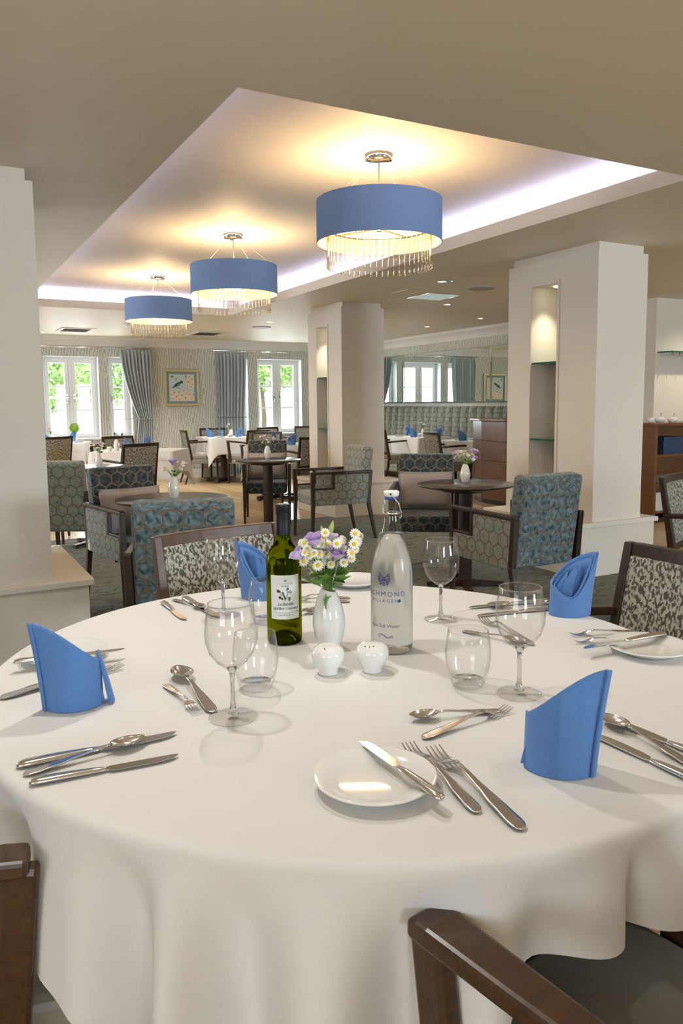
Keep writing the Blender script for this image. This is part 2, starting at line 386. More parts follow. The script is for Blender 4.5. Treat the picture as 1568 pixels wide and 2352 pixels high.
b = MB(); b.box(9.5, 9.7, YN-.3, 6.4, 0, ZC); structure(b.build('wall_side', 'wall'))
# cornice (cove section) and skirting
prof = [(0, 2.262), (.012, 2.262), (.018, 2.285), (.035, 2.31), (.055, 2.335), (.085, 2.36), (.115, 2.378), (.12, 2.395), (.135, 2.398), (.135, 2.409), (0, 2.409)]
b = MB(); b.loft([[(XL, YB-d, z) for d, z in prof], [(XR, YB-d, z) for d, z in prof]], smooth=False); structure(b.build('trim_1', 'cream'))
b = MB(); b.loft([[(XR-d, 6.25, z) for d, z in prof], [(XR-d, YB, z) for d, z in prof]], smooth=False); structure(b.build('trim_2', 'cream'))
sk = [(0, 0), (.022, 0), (.022, .10), (.016, .115), (.016, .13), (.008, .145), (0, .145)]
b = MB(); b.loft([[(XL, YB-d, z) for d, z in sk], [(XR, YB-d, z) for d, z in sk]], smooth=False); structure(b.build('baseboard_far', 'cream'))
# windows of the far wall
for i, (x0, x1, z0, z1, nl) in enumerate(WIN):
    y = YB+.17; b = MB(); e = .045
    b.box(x0, x0+e, y, y+.06, z0, z1); b.box(x1-e, x1, y, y+.06, z0, z1); b.box(x0+e, x1-e, y, y+.06, z1-.05, z1); b.box(x0+e, x1-e, y, y+.06, z0, z0+.05)
    b.box(x0, x0+.006, YB+.002, y-.001, z0, z1); b.box(x1-.006, x1, YB+.002, y-.001, z0, z1); b.box(x0+.006, x1-.006, YB+.002, y-.001, z1-.006, z1)
    w = structure(b.build('window_%d' % (i+1), 'white', bevel=.003))
    b = MB(); b.box(x0+.001, x1-.001, YB-.05, y-.001, z0+.001, z0+.03); b.build('sill', 'white', w, bevel=.006)
    leaves = [(x0+e, x1-e)] if nl == 1 else [(x0+e, (x0+x1)/2-.03), ((x0+x1)/2+.03, x1-e)]
    if nl == 2:
        b = MB(); b.box((x0+x1)/2-.03, (x0+x1)/2+.03, y, y+.06, z0+.05, z1-.05); b.build('mullion', 'white', w, bevel=.003)
    for j, (p, q) in enumerate(leaves):
        s = .055; b = MB(); za, zb = z0+.05, z1-.05
        b.box(p, p+s, y-.012, y+.045, za, zb); b.box(q-s, q, y-.012, y+.045, za, zb); b.box(p+s, q-s, y-.012, y+.045, za, za+s); b.box(p+s, q-s, y-.012, y+.045, zb-s, zb)
        for t in (1/3, 2/3): zz = za+s+(zb-za-2*s)*t; b.box(p+s, q-s, y+.004, y+.03, zz-.011, zz+.011)
        cs = b.build('casement', 'white', w, bevel=.002)
        b = MB(); b.box(p+s, q-s, y+.014, y+.018, za+s, zb-s); b.build('pane', 'pane', cs)
        hx = q-s/2 if (j == 0 and nl == 2) else p+s/2
        b = MB(); b.box(hx-.011, hx+.011, y-.022, y-.012, 1.40, 1.47); b.tube([(hx, y-.03, 1.455), (hx, y-.045, 1.44), (hx, y-.045, 1.36), (hx, y-.04, 1.33)], .009, 8); b.build('handle', 'chrome', cs)
for i, (a, c, z0, z1) in enumerate(LWIN):
    b = MB(); x = XL-.1; n = max(1, round((c-a)/.8))
    b.box(x, x+.06, a, c, z0, z0+.05); b.box(x, x+.06, a, c, z1-.05, z1)
    for k in range(n+1): yy = a+(c-a)*k/n; b.box(x, x+.06, max(a, yy-.02), min(c, yy+.02), z0, z1)
    structure(b.build('window_%d' % (6+i), 'white'))
for i, (a, c, z0, z1) in enumerate(RWIN):
    b = MB(); y = YN-.1
    b.box(a, c, y, y+.06, z0, z0+.06); b.box(a, c, y, y+.06, z1-.06, z1)
    for k in range(3): xx = a+(c-a)*k/2; b.box(max(a, xx-.04), min(c, xx+.04), y, y+.06, z0, z1)
    b.box(a, c, y, y+.05, (z0+z1)/2-.02, (z0+z1)/2+.02); structure(b.build('window_%d' % (9+i), 'white'))

# columns on plinths: two with lit niches and glass shelves
def column(name, x0, x1, y0, y1, sx0, sx1, sy0, sy1, zs, niche, label):
    t = thing(name, ((x0+x1)/2, (y0+y1)/2, 0), 0, label, 'column'); X, Y = t.location.x, t.location.y
    p, q, r, s = x0-X, x1-X, y0-Y, y1-Y
    b = MB(); b.box(sx0-X+.025, sx1-X-.025, sy0-Y+.02, sy1-Y-.02, 0, zs-.036); b.build('plinth', 'wall', t, bevel=.003)
    b = MB(); b.box(sx0-X, sx1-X, sy0-Y, sy1-Y, zs-.036, zs); b.build('plinth_slab', 'wall', t, bevel=.006)
    zt = 2.352; b = MB()
    if niche:
        n0, n1, nz, nd = niche[0]-Y, niche[1]-Y, niche[2], .26
        b.box(p, q, r, n0, zs, zt); b.box(p, q, n1, s, zs, zt); b.box(p, q, n0, n1, nz, zt); b.box(p+nd, q, n0, n1, zs, nz)
    else: b.box(p, q, r, s, zs, zt)
    b.build('shaft', 'wall', t)
    b = MB(); b.box(p+.025, q-.03, r+.02, s-.03, zt, ZC+.001); b.build('cap', 'wall', t)
    if niche:
        b = MB(); f = .022
        b.box(p-.008, p, n0-f, n0, zs, nz+f); b.box(p-.008, p, n1, n1+f, zs, nz+f); b.box(p-.008, p, n0, n1, nz, nz+f); b.build('niche_trim', 'wall', t, bevel=.002)
        for z in (.99, 1.585):
            b = MB(); b.box(p+.004, p+nd, n0+.002, n1-.002, z-.006, z+.006); b.build('glass_shelf', 'shelfglass', t)
        b = MB(); b.lathe([(.0, 0), (.03, 0), (.03, .006), (.0, .006)], 20, (p+.13, (n0+n1)/2, nz-.007)); b.build('niche_lamp', 'lamp', t)
        d = bpy.data.lights.new('niche_spot', 'SPOT'); d.energy = 34; d.spot_size = RD(85); d.spot_blend = .9; d.shadow_soft_size = .03; d.color = (1, .87, .66)
        o = bpy.data.objects.new('niche_spot', d); COL.objects.link(o); o.location = (x0+.13, (niche[0]+niche[1])/2, nz-.012)
    return t
column('niche_column', 4.24, 4.74, 4.065, 5.02, 4.10, 4.905, 4.03, 5.15, .406, (4.46, 4.745, 2.172), 'broad cream column at right with lit niche of two glass shelves')
column('niche_column', 4.13, 4.68, 7.70, 8.55, 4.00, 4.90, 7.66, 8.70, .400, (8.045, 8.315, 2.167), 'farther cream column with narrow lit niche, left of the mirror')
column('plain_column', -.35, .53, 4.09, 5.02, -.50, .726, 4.05, 5.17, .406, None, 'plain cream column on a low plinth at the left edge')

# lit recess wall at the right and its glass shelf
b = MB(); b.box(7.12, 9.5, 5.97, 6.25, 0, ZC); structure(b.build('wall_recess', 'wall'))
t = thing('glass_shelf', (7.14, 5.86, 1.815), 0, 'green-edged glass shelf with small hooks above the right sideboard', 'shelf')
b = MB(); b.box(0, 1.6, -.10, .10, -.006, .006); b.build('glass_plate', 'shelfglass', t)
b = MB(); b.bar((.01, -.06, -.03), (1.6, -.06, -.03), .006, .006, side=(0,1,0))
b.build('rail', 'chrome', t)
for k in range(9): b = MB(); b.tube([(.05+.11*k, -.06, -.006), (.05+.11*k, -.06, -.05), (.05+.11*k, -.075, -.075)], .004, 6); b.build('hook', 'chrome', t)

# mirrors on the right wall
for k, (a, c) in enumerate(((6.9, 8.05), (8.055, 9.24), (9.245, 10.45), (10.455, 11.66), (11.665, 12.85))):
    t = thing('wall_mirror', (XR-.012, (a+c)/2, 1.70), 0, ['frameless mirror panel on right wall nearest the cabinet', 'frameless mirror panel second from the right column', 'middle frameless mirror panel reflecting the double window', 'mirror panel reflecting a curtain, next to the last panel', 'mirror panel at the far end of the right wall'][k], 'mirror', 'mirror panels above the banquette')
    h = (c-a)/2; e = .022
    b = MB(); b.add([(-.008, -h+e, -.42+e), (-.008, h-e, -.42+e), (-.008, h-e, .42-e), (-.008, -h+e, .42-e)], [(3, 2, 1, 0)]); b.box(-.004, .01, -h+e, h-e, -.42+e, .42-e); b.build('mirror_face', 'mirror', t)
    b = MB(); o_ = [(-.001, -h, -.42), (-.001, h, -.42), (-.001, h, .42), (-.001, -h, .42)]; i_ = [(-.008, -h+e, -.42+e), (-.008, h-e, -.42+e), (-.008, h-e, .42-e), (-.008, -h+e, .42-e)]
    b.add(o_+i_, [(4+k2, 4+(k2+1) % 4, (k2+1) % 4, k2) for k2 in range(4)]); b.build('bevelled_edge', 'mirror', t)

# ceiling fittings
def downlight(x, y, label, power=9, vis=True, size=100):
    t = thing('downlight', (x, y, ZC), 0, label, 'light', 'recessed downlights')
    b = MB(); b.lathe([(.030, -.004), (.046, -.006), (.050, -.001), (.050, .0)], 24); b.build('trim_ring', 'chrome', t)
    b = MB(); b.lathe([(0, -.0025), (.031, -.0025)], 20, cap0=False); b.build('lens', 'lamp', t)
    d = bpy.data.lights.new('downlight_and_fill_beam', 'SPOT'); d.energy = power; d.spot_size = RD(size); d.spot_blend = .7; d.shadow_soft_size = .035; d.color = (1, .92, .80)
    o = bpy.data.objects.new('downlight_and_fill_beam', d); COL.objects.link(o); o.location = (x, y, ZC-.015); return t
for x, y, l in ((4.33, 6.07, 'downlight with a green indicator left of the right column'), (5.38, 7.44, 'downlight just behind the square ceiling panel'), (6.67, 8.47, 'downlight nearest the right wall, left of the right column'),
                (6.65, 9.7, 'downlight above the banquette, beside the far niche column'), (4.27, 10.03, 'downlight left of the far niche column, beside the round panel'), (4.00, 12.44, 'downlight beside the vent under the third pendant'), (1.70, 12.84, 'downlight above the far left window')):
    downlight(x, y, l, 48 if y < 6.5 else 26 if y < 8 else 14)
for x, y, p in ((.16, 1.58, 44), (.80, 2.12, 46), (1.7, .5, 16), (5.6, 3.2, 22), (-1.2, 2.6, 22), (-.9, 6.5, 30), (6.0, 5.3, 22), (2.0, 11.1, 150), (5.4, 11.4, 150), (3.6, 11.7, 150), (6.2, 10.2, 70), (-.6, 11.2, 110), (.2, 9.0, 80)):  # spots at the far end are fill added to brighten it, without fittings
    d = bpy.data.lights.new('downlight_and_fill_beam', 'SPOT'); d.energy = p; d.spot_size = RD(120); d.spot_blend = .6; d.shadow_soft_size = .03; d.color = (1, .98, .94)
    o = bpy.data.objects.new('downlight_and_fill_beam', d); COL.objects.link(o); o.location = (x, y, ZC-.015)
d = bpy.data.lights.new('shelf_spot', 'SPOT'); d.energy = 60; d.spot_size = RD(140); d.spot_blend = .8; d.color = (1, .86, .62); d.shadow_soft_size = .03
o = bpy.data.objects.new('shelf_spot', d); COL.objects.link(o); o.location = (7.7, 5.25, ZC-.02)
b = MB(); b.lathe([(0, 0), (.006, 0), (.006, -.006), (0, -.006)], 10); tag(b.build('indicator_light', 'green_led', loc=(4.40, 6.02, ZC)), 'tiny green indicator on the ceiling beside a downlight', 'light')
for x, y, l in ((4.92, 6.24, 'round flush ceiling speaker left of the right column'), (4.44, 10.75, 'round pale ceiling speaker beyond the second pendant')):
    t = thing('ceiling_speaker', (x, y, ZC), 0, l, 'speaker', 'round ceiling speakers')
    b = MB(); b.lathe([(.125, -.012), (.14, -.008), (.142, 0)], 32); b.build('rim', 'plaster', t)
    b = MB(); b.lathe([(0, -.010), (.126, -.012)], 32); b.build('grille', 'plaster', t)
for x, y, l in ((2.08, 12.22, 'dark rectangular air vent in the ceiling at far left'), (4.05, 12.07, 'dark rectangular air vent in the ceiling right of the third pendant')):
    t = thing('ceiling_vent', (x, y, ZC), 0, l, 'vent', 'ceiling air vents')
    b = MB(); b.box(-.24, .24, -.30, -.25, -.012, 0); b.box(-.24, .24, .25, .30, -.012, 0); b.box(-.24, -.19, -.25, .25, -.012, 0); b.box(.19, .24, -.25, .25, -.012, 0); b.build('frame', 'cream', t)
    b = MB(); b.box(-.19, .19, -.25, .25, -.003, 0); b.build('backing', 'plaster', t)
    for k in range(10): yy = -.225+.05*k; b = MB(); b.hexa([(-.19, yy, -.010), (.19, yy, -.010), (.19, yy+.004, -.010), (-.19, yy+.004, -.010)], [(-.19, yy+.02, -.002), (.19, yy+.02, -.002), (.19, yy+.024, -.002), (-.19, yy+.024, -.002)]); b.build('louvre', 'plaster', t)
t = thing('ceiling_panel', (4.85, 6.95, ZC), 0, 'square flush light panel in the ceiling right of the front pendant', 'light')
b = MB(); b.box(-.21, .21, -.21, .21, -.006, 0); b.build('frame', 'chrome', t)
b = MB(); b.box(-.19, .19, -.19, .19, -.009, -.005); b.build('diffuser', 'panel', t)
t = thing('smoke_detector', (2.54, 10.98, ZC), 0, 'small white smoke detector on the ceiling left of the third pendant', 'detector')
b = MB(); b.lathe([(.05, 0), (.052, -.012), (.045, -.03), (.02, -.036), (0, -.036)], 24); b.build('housing', 'white', t)
b = MB(); b.box(4.30, 4.60, 6.60, 6.92, ZC-.006, ZC); tag(b.build('access_panel', 'ceiling', bevel=.002), 'flush painted access panel in the ceiling above the far column', 'panel')

# pendants with crystal drops
def pendant_proto():
    t = thing('pendant_light')
    zt, zb, R = 2.385, 2.160, .345
    b = MB(); b.lathe([(.075, ZU), (.075, ZU-.03), (.068, ZU-.036), (0, ZU-.036)], 36); b.build('ceiling_rose', 'chrome', t)
    b = MB(); b.tube([(0, 0, ZU-.03), (0, 0, 2.33)], .0035, 8); b.build('cord', 'cord', t)
    for k in range(4): a = RD(25+90*k); b = MB(); b.tube([(.055*cos(a), .055*sin(a), ZU-.034), (R*.97*cos(a), R*.97*sin(a), zt-.005)], .0010, 6); b.build('suspension_wire', 'cord', t)
    b = MB(); b.lathe([(R, zb), (R, zt)], 72); b.add([(R*1.002*cos(RD(200)), R*1.002*sin(RD(200)), zb), (R*1.002*cos(RD(200.6)), R*1.002*sin(RD(200.6)), zb), (R*1.002*cos(RD(200.6)), R*1.002*sin(RD(200.6)), zt), (R*1.002*cos(RD(200)), R*1.002*sin(RD(200)), zt)], [(0,1,2,3)])
    sh = b.build('shade', 'shade', t)
    b = MB(); b.lathe([(R-.004, zt), (R-.004, zb)], 72); b.lathe([(R-.004, zb), (R, zb)], 72); b.lathe([(R, zt), (R-.004, zt)], 72); b.build('shade_lining', 'lining', sh)
    b = MB(); b.lathe([(.283, 2.235), (.29, 2.235), (.29, 2.243), (.283, 2.243), (.283, 2.235)], 48)
    for k in range(4): a = RD(25+90*k); b.bar((0, 0, 2.239), (.285*cos(a), .285*sin(a), 2.239), .008, .006, side=(0,0,1))
    b.build('drop_ring', 'chrome', t)
    for k in range(3):
        a = RD(60+120*k); b = MB(); b.ball((.11*cos(a), .11*sin(a), 2.275), .022, 12, 8, sc=(1,1,1.4)); bu = b.build('bulb', 'bulb', t)
        b = MB(); b.tube([(.11*cos(a), .11*sin(a), 2.245), (.11*cos(a), .11*sin(a), 2.262)], .012, 10); b.build('bulb_holder', 'chrome', bu)
    prof = [(0, .0), (.006, .0015), (.0093, .006), (.0098, .011), (.0085, .018), (.0058, .030), (.0046, .045), (.0046, .21), (0, .212)]
    base = None
    for k in range(52):
        a = 2*pi*k/52
        if base is None: b = MB(); b.lathe(prof, 10); base = b.build('glass_drop', 'crystal', t); o = base
        else: o = base.copy(); COL.objects.link(o)
        o.location = (.286*cos(a), .286*sin(a), 2.022); o.rotation_euler = (0, 0, a)
    return t
PEND = pendant_proto()
PL = [(2.27, 3.78, 'nearest and largest blue drum pendant with glass drops'), (2.26, 6.02, 'middle blue drum pendant with a visible seam and glass drops'), (2.26, 8.28, 'farthest and smallest blue drum pendant with glass drops')]
for i, (x, y, l) in enumerate(PL):
    if i == 0: PEND.location = (x, y, 0); tag(PEND, l, 'pendant lamp', 'blue drum pendants in the ceiling recess')
    else: dup(PEND, (x, y, 0), RD(11 if i == 1 else 70), l, 'pendant lamp', 'blue drum pendants in the ceiling recess')
    d = bpy.data.lights.new('pendant_glow', 'POINT'); d.energy = 42; d.color = (1, .69, .36); d.shadow_soft_size = .09
    o = bpy.data.objects.new('pendant_glow', d); COL.objects.link(o); o.location = (x, y, 2.275)

# outdoors behind the far windows
b = MB(); b.box(-20, 30, YB+.6, 60, -.35, -.3); structure(b.build('ground_terrace', 'plaster'))
b = MB(); b.box(-30, 40, 44, 44.5, -.3, 2.2); tag(b.build('garden_wall', 'white'), 'pale garden wall seen through the far windows', 'wall')
def tree(x, y, h, r, label, seed):
    rnd = random.Random(seed); t = thing('garden_tree', (x, y, -.3), 0, label, 'tree', 'trees outside the far windows')
    b = MB(); b.tube([(0, 0, 0), (.05, 0, h*.4), (0, .1, h*.8)], .11, 8, r2=.05); b.build('trunk', 'trunk', t)
    b = MB()
    for k in range(1700):
        u = Vector((rnd.gauss(0, 1), rnd.gauss(0, 1), rnd.gauss(0, 1))).normalized(); rad = r*(.35+.65*rnd.random()**.5)
        p = Vector((0, 0, h)) + Vector((u.x*rad, u.y*rad, u.z*rad*.62)); s = rnd.uniform(.05, .13)
        a = Vector((rnd.gauss(0,1), rnd.gauss(0,1), rnd.gauss(0,1))).normalized(); c = a.cross(u if abs(a.dot(u)) < .9 else Vector((1,0,.2))).normalized()
        b.add([p+a*s, p+c*s*.6, p-a*s, p-c*s*.6], [(0, 1, 2, 3)])
    b.build('crown', 'foliage', t)
tree(2.6, 20.5, 2.35, 1.7, 'leafy tree outside the far left double window', 1)
tree(5.0, 24.5, 2.6, 1.7, 'pale leafy tree outside the narrow left window', 2)
tree(9.9, 24.0, 3.0, 1.7, 'leafy tree outside the right double window, left pane', 3)
tree(12.6, 26.5, 3.2, 1.9, 'leafy tree outside the right double window, right pane', 4)

# curtains, poles, picture
def curtain(x0, x1, label, tie, seed, side):
    t = thing('curtain', ((x0+x1)/2, YB-.10, 0), 0, label, 'curtain', 'grey curtains at the far windows'); w = (x1-x0)/2
    N = 90; rows = []; zs = [2.205, 2.17, 2.12, 2.05, 1.9, 1.7, 1.5, 1.3, 1.15, 1.055, .98, .85, .6, .3, .03]
    for z in zs:
        tt = max(0, min(1, (2.12-z)/1.065)) if z > 1.055 else 1; pull = (tt**1.6) if tie else 0
        if z < 1.055 and tie: pull = max(.72, 1-(1.055-z)*.55)
        r = []
        for k in range(N+1):
            u = k/N; x = -w+2*w*u
            if side > 0: xx = w - (w-x)*(1-.52*pull)      # gathered to the right
            else: xx = -w + (x+w)*(1-.10*pull)
            amp = (.012+.030*min(1, (2.205-z)/.12))*(1-.25*pull)
            ph = u*2*pi*8.5+seed; yy = -amp*sin(ph)-.3*amp*sin(2.3*ph+1+z*1.3)
            r.append((xx, yy, z))
        rows.append(r)
    b = MB(); b.loft(rows, closed=False, cap=False); c = b.build('drape', 'curtain', t, solid=.004)
    if tie:
        xx = w-.24 if side > 0 else -w+.24
        b = MB(); b.box(xx-.27 if side > 0 else xx-.24, xx+.25 if side > 0 else xx+.27, -.062, -.052, 1.048, 1.06); b.tube([(w-.01 if side > 0 else -w+.01, -.055, 1.054), (w-.01 if side > 0 else -w+.01, .09, 1.054)], .008, 8); b.build('tieback', 'chrome', t)
curtain(2.96, 3.47, 'grey curtain tied back right of the far left windows', True, .4, 1)
curtain(4.64, 5.19, 'grey curtain hanging right of the bird picture', True, 1.7, -1)
curtain(6.72, 7.20, 'grey curtain in the far right corner, seen in the mirror', True, 2.2, 1)
for x0, x1, l in ((1.2, 3.52, 'steel curtain pole above the far left windows'), (4.55, 7.3, 'steel curtain pole above the far right windows')):
    t = thing('curtain_pole', ((x0+x1)/2, YB-.10, 2.235), 0, l, 'curtain pole', 'curtain poles on the far wall'); h = (x1-x0)/2
    b = MB(); b.tube([(-h, 0, 0), (h, 0, 0)], .012, 12); b.build('rod', 'chrome', t)
    for x in (-h*.93, -.05, h*.93): b = MB(); b.tube([(x, 0, 0), (x, .10, 0)], .009, 8); b.lathe([(.02, 0), (.02, .008)], 12, xf=Matrix.Translation((x, .10, 0)) @ Matrix.Rotation(RD(90), 4, 'X'), cap0=True, cap1=True); b.build('bracket', 'chrome', t)
pic = thing('framed_picture', (4.013, YB-.001, 1.583), 0, 'gold-framed print of a bird among pink blossoms', 'picture'); w, h = .305, .315
M['gold'] = mat('pale_gold_frame', (.62, .54, .33), .35, .3); M['mount'] = mat('slate_mount', (.26, .33, .36), .8)
b = MB()
for x0, x1, z0, z1 in ((-w, w, h-.04, h), (-w, w, -h, -h+.04), (-w, -w+.04, -h+.04, h-.04), (w-.04, w, -h+.04, h-.04)): b.box(x0, x1, -.03, 0, z0, z1)
b.build('frame', 'gold', pic, bevel=.008)
b = MB(); b.box(-w+.035, w-.035, -.012, 0, -h+.035, h-.035); b.build('mount', 'mount', pic)
pm = [mat('print_sky', (.60, .73, .76), .7), mat('print_blossom', (.84, .74, .62), .7), mat('print_leaf', (.10, .17, .17), .7), mat('print_bird', (.03, .10, .07), .7), mat('print_rust', (.42, .16, .08), .7), mat('print_teal', (.16, .38, .42), .7)]
b = MB(); iw, ih = .222, .232; b.box(-iw, iw, -.0135, -.011, -ih, ih); rnd = random.Random(5)
def blob(x, z, r, mi, n=12, lay=0., sq=1., rot=0.):
    pts = [(x+cos(rot)*r*cos(2*pi*k/n)*(1+.18*cos(5*2*pi*k/n))-sin(rot)*r*sq*sin(2*pi*k/n), -.0140-lay, z+sin(rot)*r*cos(2*pi*k/n)+cos(rot)*r*sq*sin(2*pi*k/n)*(1+.15*cos(5*2*pi*k/n))) for k in range(n)]
    pts = [(max(-iw, min(iw, p[0])), p[1], max(-ih, min(ih, p[2]))) for p in pts]
    b.add(pts, [tuple(range(n))], False, mi)
for k in range(46):
    x = rnd.uniform(-.2, .2); z = rnd.uniform(-.21, .05 if x < .06 else .2)
    if z > -.12+(-x)*.25 and x < .07: z = rnd.uniform(-.21, -.08)
    blob(x, z, rnd.uniform(.012, .03), rnd.choice((2, 5, 2, 4)), 7, k*2e-6, .4, rnd.uniform(0, 3))
for k, (x, z, r) in enumerate(((-.18, -.12, .045), (-.1, -.15, .055), (-.15, -.19, .04), (0, -.13, .05), (.06, -.18, .055), (.13, -.12, .05), (.17, -.18, .05), (.02, -.06, .035), (.16, .02, .045), (.12, .1, .05), (.18, .14, .045), (.14, .19, .04), (.19, .06, .04), (.08, -.1, .04), (-.05, -.2, .04), (-.19, -.05, .03))):
    blob(x, z, r*1.2, 1, 20, .0003+k*2e-5); blob(x, z, r*.25, 4, 8, .0008)
blob(-.07, .06, .068, 3, 14, .0010, .45, RD(28)); blob(-.005, .098, .026, 3, 12, .0011); blob(-.14, .015, .045, 3, 8, .0010, .22, RD(38)); blob(-.05, .055, .035, 5, 10, .0013, .3, RD(22))
blob(-.09, .0, .08, 2, 10, .0009, .06, RD(-18)); blob(-.17, .19, .028, 4, 8, .0008, .7); blob(-.1, .15, .012, 2, 7, .0008)
b.build('print', pm, pic)
t = thing('wall_socket', (3.91, YB-.001, .46), 0, 'small steel wall socket left of the far square table', 'socket')
b = MB(); b.box(-.06, .06, -.008, 0, -.045, .045); b.build('plate', 'steel', t, bevel=.002)
b = MB(); b.box(.02, .04, -.012, -.008, -.012, .012); b.build('switch', 'white', t)

# banquette under the mirrors
t = thing('banquette', (7.2, 10.0, 0), 0, 'channelled hexagon-velvet banquette along the right wall below the mirrors', 'bench')
b = MB(); b.box(-.10, .29, -3.0, 3.2, .10, .44); b.build('seat', 'hex_pale_sheen', t, bevel=.03, boxuv=True)
b = MB(); rows = []; n = 31; wd = 6.2/n
for z, o in ((.44, 0), (1.20, .055), (1.225, .085), (1.23, .13)):
    r = []
    for k in range(n):
        for j in range(7): u = j/6; r.append((.13+o-.085*sin(pi*min(max(u, .02), .98))**.6, -3.0+wd*(k+u*.985), z))
    r += [(.29, 3.2, z), (.29, -3.0, z)]
    rows.append(r)
b.loft(rows, smooth=False, cap=True); o = b.build('channelled_back', 'hex_pale_sheen', t, boxuv=True)
b = MB(); b.box(.06, .29, -3.0, 3.2, 0, .10); b.build('kickboard', 'dark', t)

# sideboards
t = thing('sideboard', (6.25, 7.4, 0), 0, 'tall mahogany sideboard end left of the right column', 'cabinet')
P_ = [(0, .5), (.10, .80), (.60, .80), (.60, -.6), (-.03, -.6), (-.03, 0)]
b = MB()
for k in range(4): b.prism(P_, .06+.2475*k, .06+.2475*(k+1)-.004)
b.build('carcass', 'cab', t, bevel=.002)
b = MB(); b.prism([(.03, .5), (.12, .77), (.57, .77), (.57, -.57), (0, -.57), (0, 0)], 0, .06); b.build('kickboard', 'dark', t)
b = MB(); b.prism([(-.03, .51), (.08, .84), (.62, .84), (.62, -.63), (-.06, -.63), (-.06, 0)], 1.05, 1.08); b.build('worktop', 'cab', t, bevel=.006)
t = thing('sideboard', (6.68, 5.56, 0), 0, 'open mahogany sideboard holding folded linen at the right edge', 'cabinet')
for x in (0, 1.365): b = MB(); b.box(x, x+.035, 0, .38, .05, 1.02); b.build('side_panel', 'cab', t, bevel=.002)
b = MB(); b.box(.035, 1.365, .36, .38, .05, 1.02); b.build('back_panel', 'cab', t)
b = MB(); b.box(-.02, 1.42, -.02, .39, 1.02, 1.052); b.build('worktop', 'cab', t, bevel=.005)
for z in (.10, .395, .70): b = MB(); b.box(.035, 1.365, .005, .36, z, z+.022); b.build('shelf', 'cab', t)
b = MB(); b.box(.0, 1.40, .02, .37, 0, .05); b.build('kickboard', 'dark', t)
def folded(x, y, z, w, d, h, m, l, g):
    b = MB(); n = 10; ring = []
    rnd = random.Random(int(z*1000+x*100)); jx, jy = rnd.uniform(-.006, .006), rnd.uniform(-.008, .004)
    b.box(-w/2+jx, w/2+jx, -d/2+jy, d/2+jy, 0, h*.46); b.box(-w/2+jx, w/2+jx, -d/2+jy+.004, d/2+jy, h*.5, h)
    b.box(-w/2+jx, w/2+jx, -d/2+jy+.012, d/2+jy, h*.44, h*.52); tag(b.build('folded_linen', m, bevel=.004, loc=(x, y, z)), l, 'linen', g)
for k in range(4): folded(7.02, 5.74, .722+.045*k, .30, .26, .045, 'navy_towel', 'navy folded linen in the stack on the top sideboard shelf', 'navy linen on the top shelf')
for k in range(3): folded(7.02, 5.74, .417+.022*k, .32, .26, .021, 'towel', 'white folded linen on the middle sideboard shelf', 'white linen on the middle shelf')
for k in range(8): folded(6.90, 5.74, .122+.024*k, .30, .26, .023, 'towel', 'white folded linen in the stack on the bottom sideboard shelf', 'white linen on the bottom shelf')
for x, y, r, l in ((6.79, 5.72, .032, 'small pale dish on the right sideboard, leftmost of its pots'), (6.95, 5.74, .055, 'white sugar pot at the rear of the right sideboard'), (7.03, 5.64, .052, 'white sugar pot at the front of the right sideboard')):
    t = thing('sugar_pot', (x, y, 1.052), 0, l, 'pot', 'pots on the right sideboard')
    b = MB(); b.lathe([(0, 0), (r*.6, 0), (r*.95, .02), (r, .038), (r*.8, .055), (r*.74, .056), (r*.9, .036), (0, .012)], 24); b.build('bowl', 'china', t)
    if r > .04: b = MB(); b.tube([(0, 0, .03), (.02, 0, .095)], .004, 8); b.ball((.02, 0, .1), .007); b.build('spoon_handle', 'steel', t)
# ================================================================== FURNITURE
FZ = .004       # on the carpet
def hex_chair():
    t = thing('lounge_armchair')
    b = MB(); b.box(-.212, .212, -.285, .20, .335, .455); b.build('seat', 'hex_dark_sheen', t, bevel=.028, seg=3, boxuv=True)
    b = MB(); W_ = .218
    b.hexa([(-W_, .165, .345), (W_, .165, .345), (W_, .272, .345), (-W_, .272, .345)], [(-W_, .245, .885), (W_, .245, .885), (W_, .348, .868), (-W_, .348, .868)])
    bk = b.build('backrest', 'hex_mid_sheen', t, bevel=.026, seg=3, boxuv=True)
    bk.data.materials.append(M['hex_dark_sheen'])
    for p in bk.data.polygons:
        if p.normal.y < -.6: p.material_index = 1  # front face takes the dark sheen tone
    for s in (-1, 1):
        b = MB()                                              # L-shaped padded side panel in profile (y, z)
        poly = [(-.275, .345), (.262, .345), (.283, .628), (-.075, .628), (-.075, .492), (-.275, .492)]
        x0, x1 = (s*.222, s*.252); x0, x1 = min(x0, x1), max(x0, x1)
        vs = [(x0, y, z) for y, z in poly]+[(x1, y, z) for y, z in poly]; n = 6
        b.add(vs, [tuple(range(n)), tuple(range(2*n-1, n-1, -1))]+[(k, n+k, n+(k+1) % n, (k+1) % n) for k in range(n)])
        b.build('side_panel', 'hex_pale_sheen', t, bevel=.009, boxuv=True)
        b = MB(); xx = s*.240
        b.box(xx-.017, xx+.017, -.312, .312, .630, .656)
        b.box(xx-.013, xx+.013, -.105, -.078, .492, .632); b.box(xx-.013, xx+.013, -.29, -.105, .492, .508)
        b.build('arm', 'dark', t, bevel=.007)
        b = MB(); b.bar((s*.240, -.294, .645), (s*.236, -.288, .36), .034, .034); b.bar((s*.236, -.288, .36), (s*.238, -.300, 0), .034, .036, .022, .022); b.build('leg', 'dark', t, bevel=.003)
        b = MB(); b.bar((s*.240, .294, .645), (s*.236, .272, .36), .032, .034); b.bar((s*.236, .272, .36), (s*.238, .345, 0), .034, .038, .022, .022); b.build('leg', 'dark', t, bevel=.003)
    return t
HEX = hex_chair()
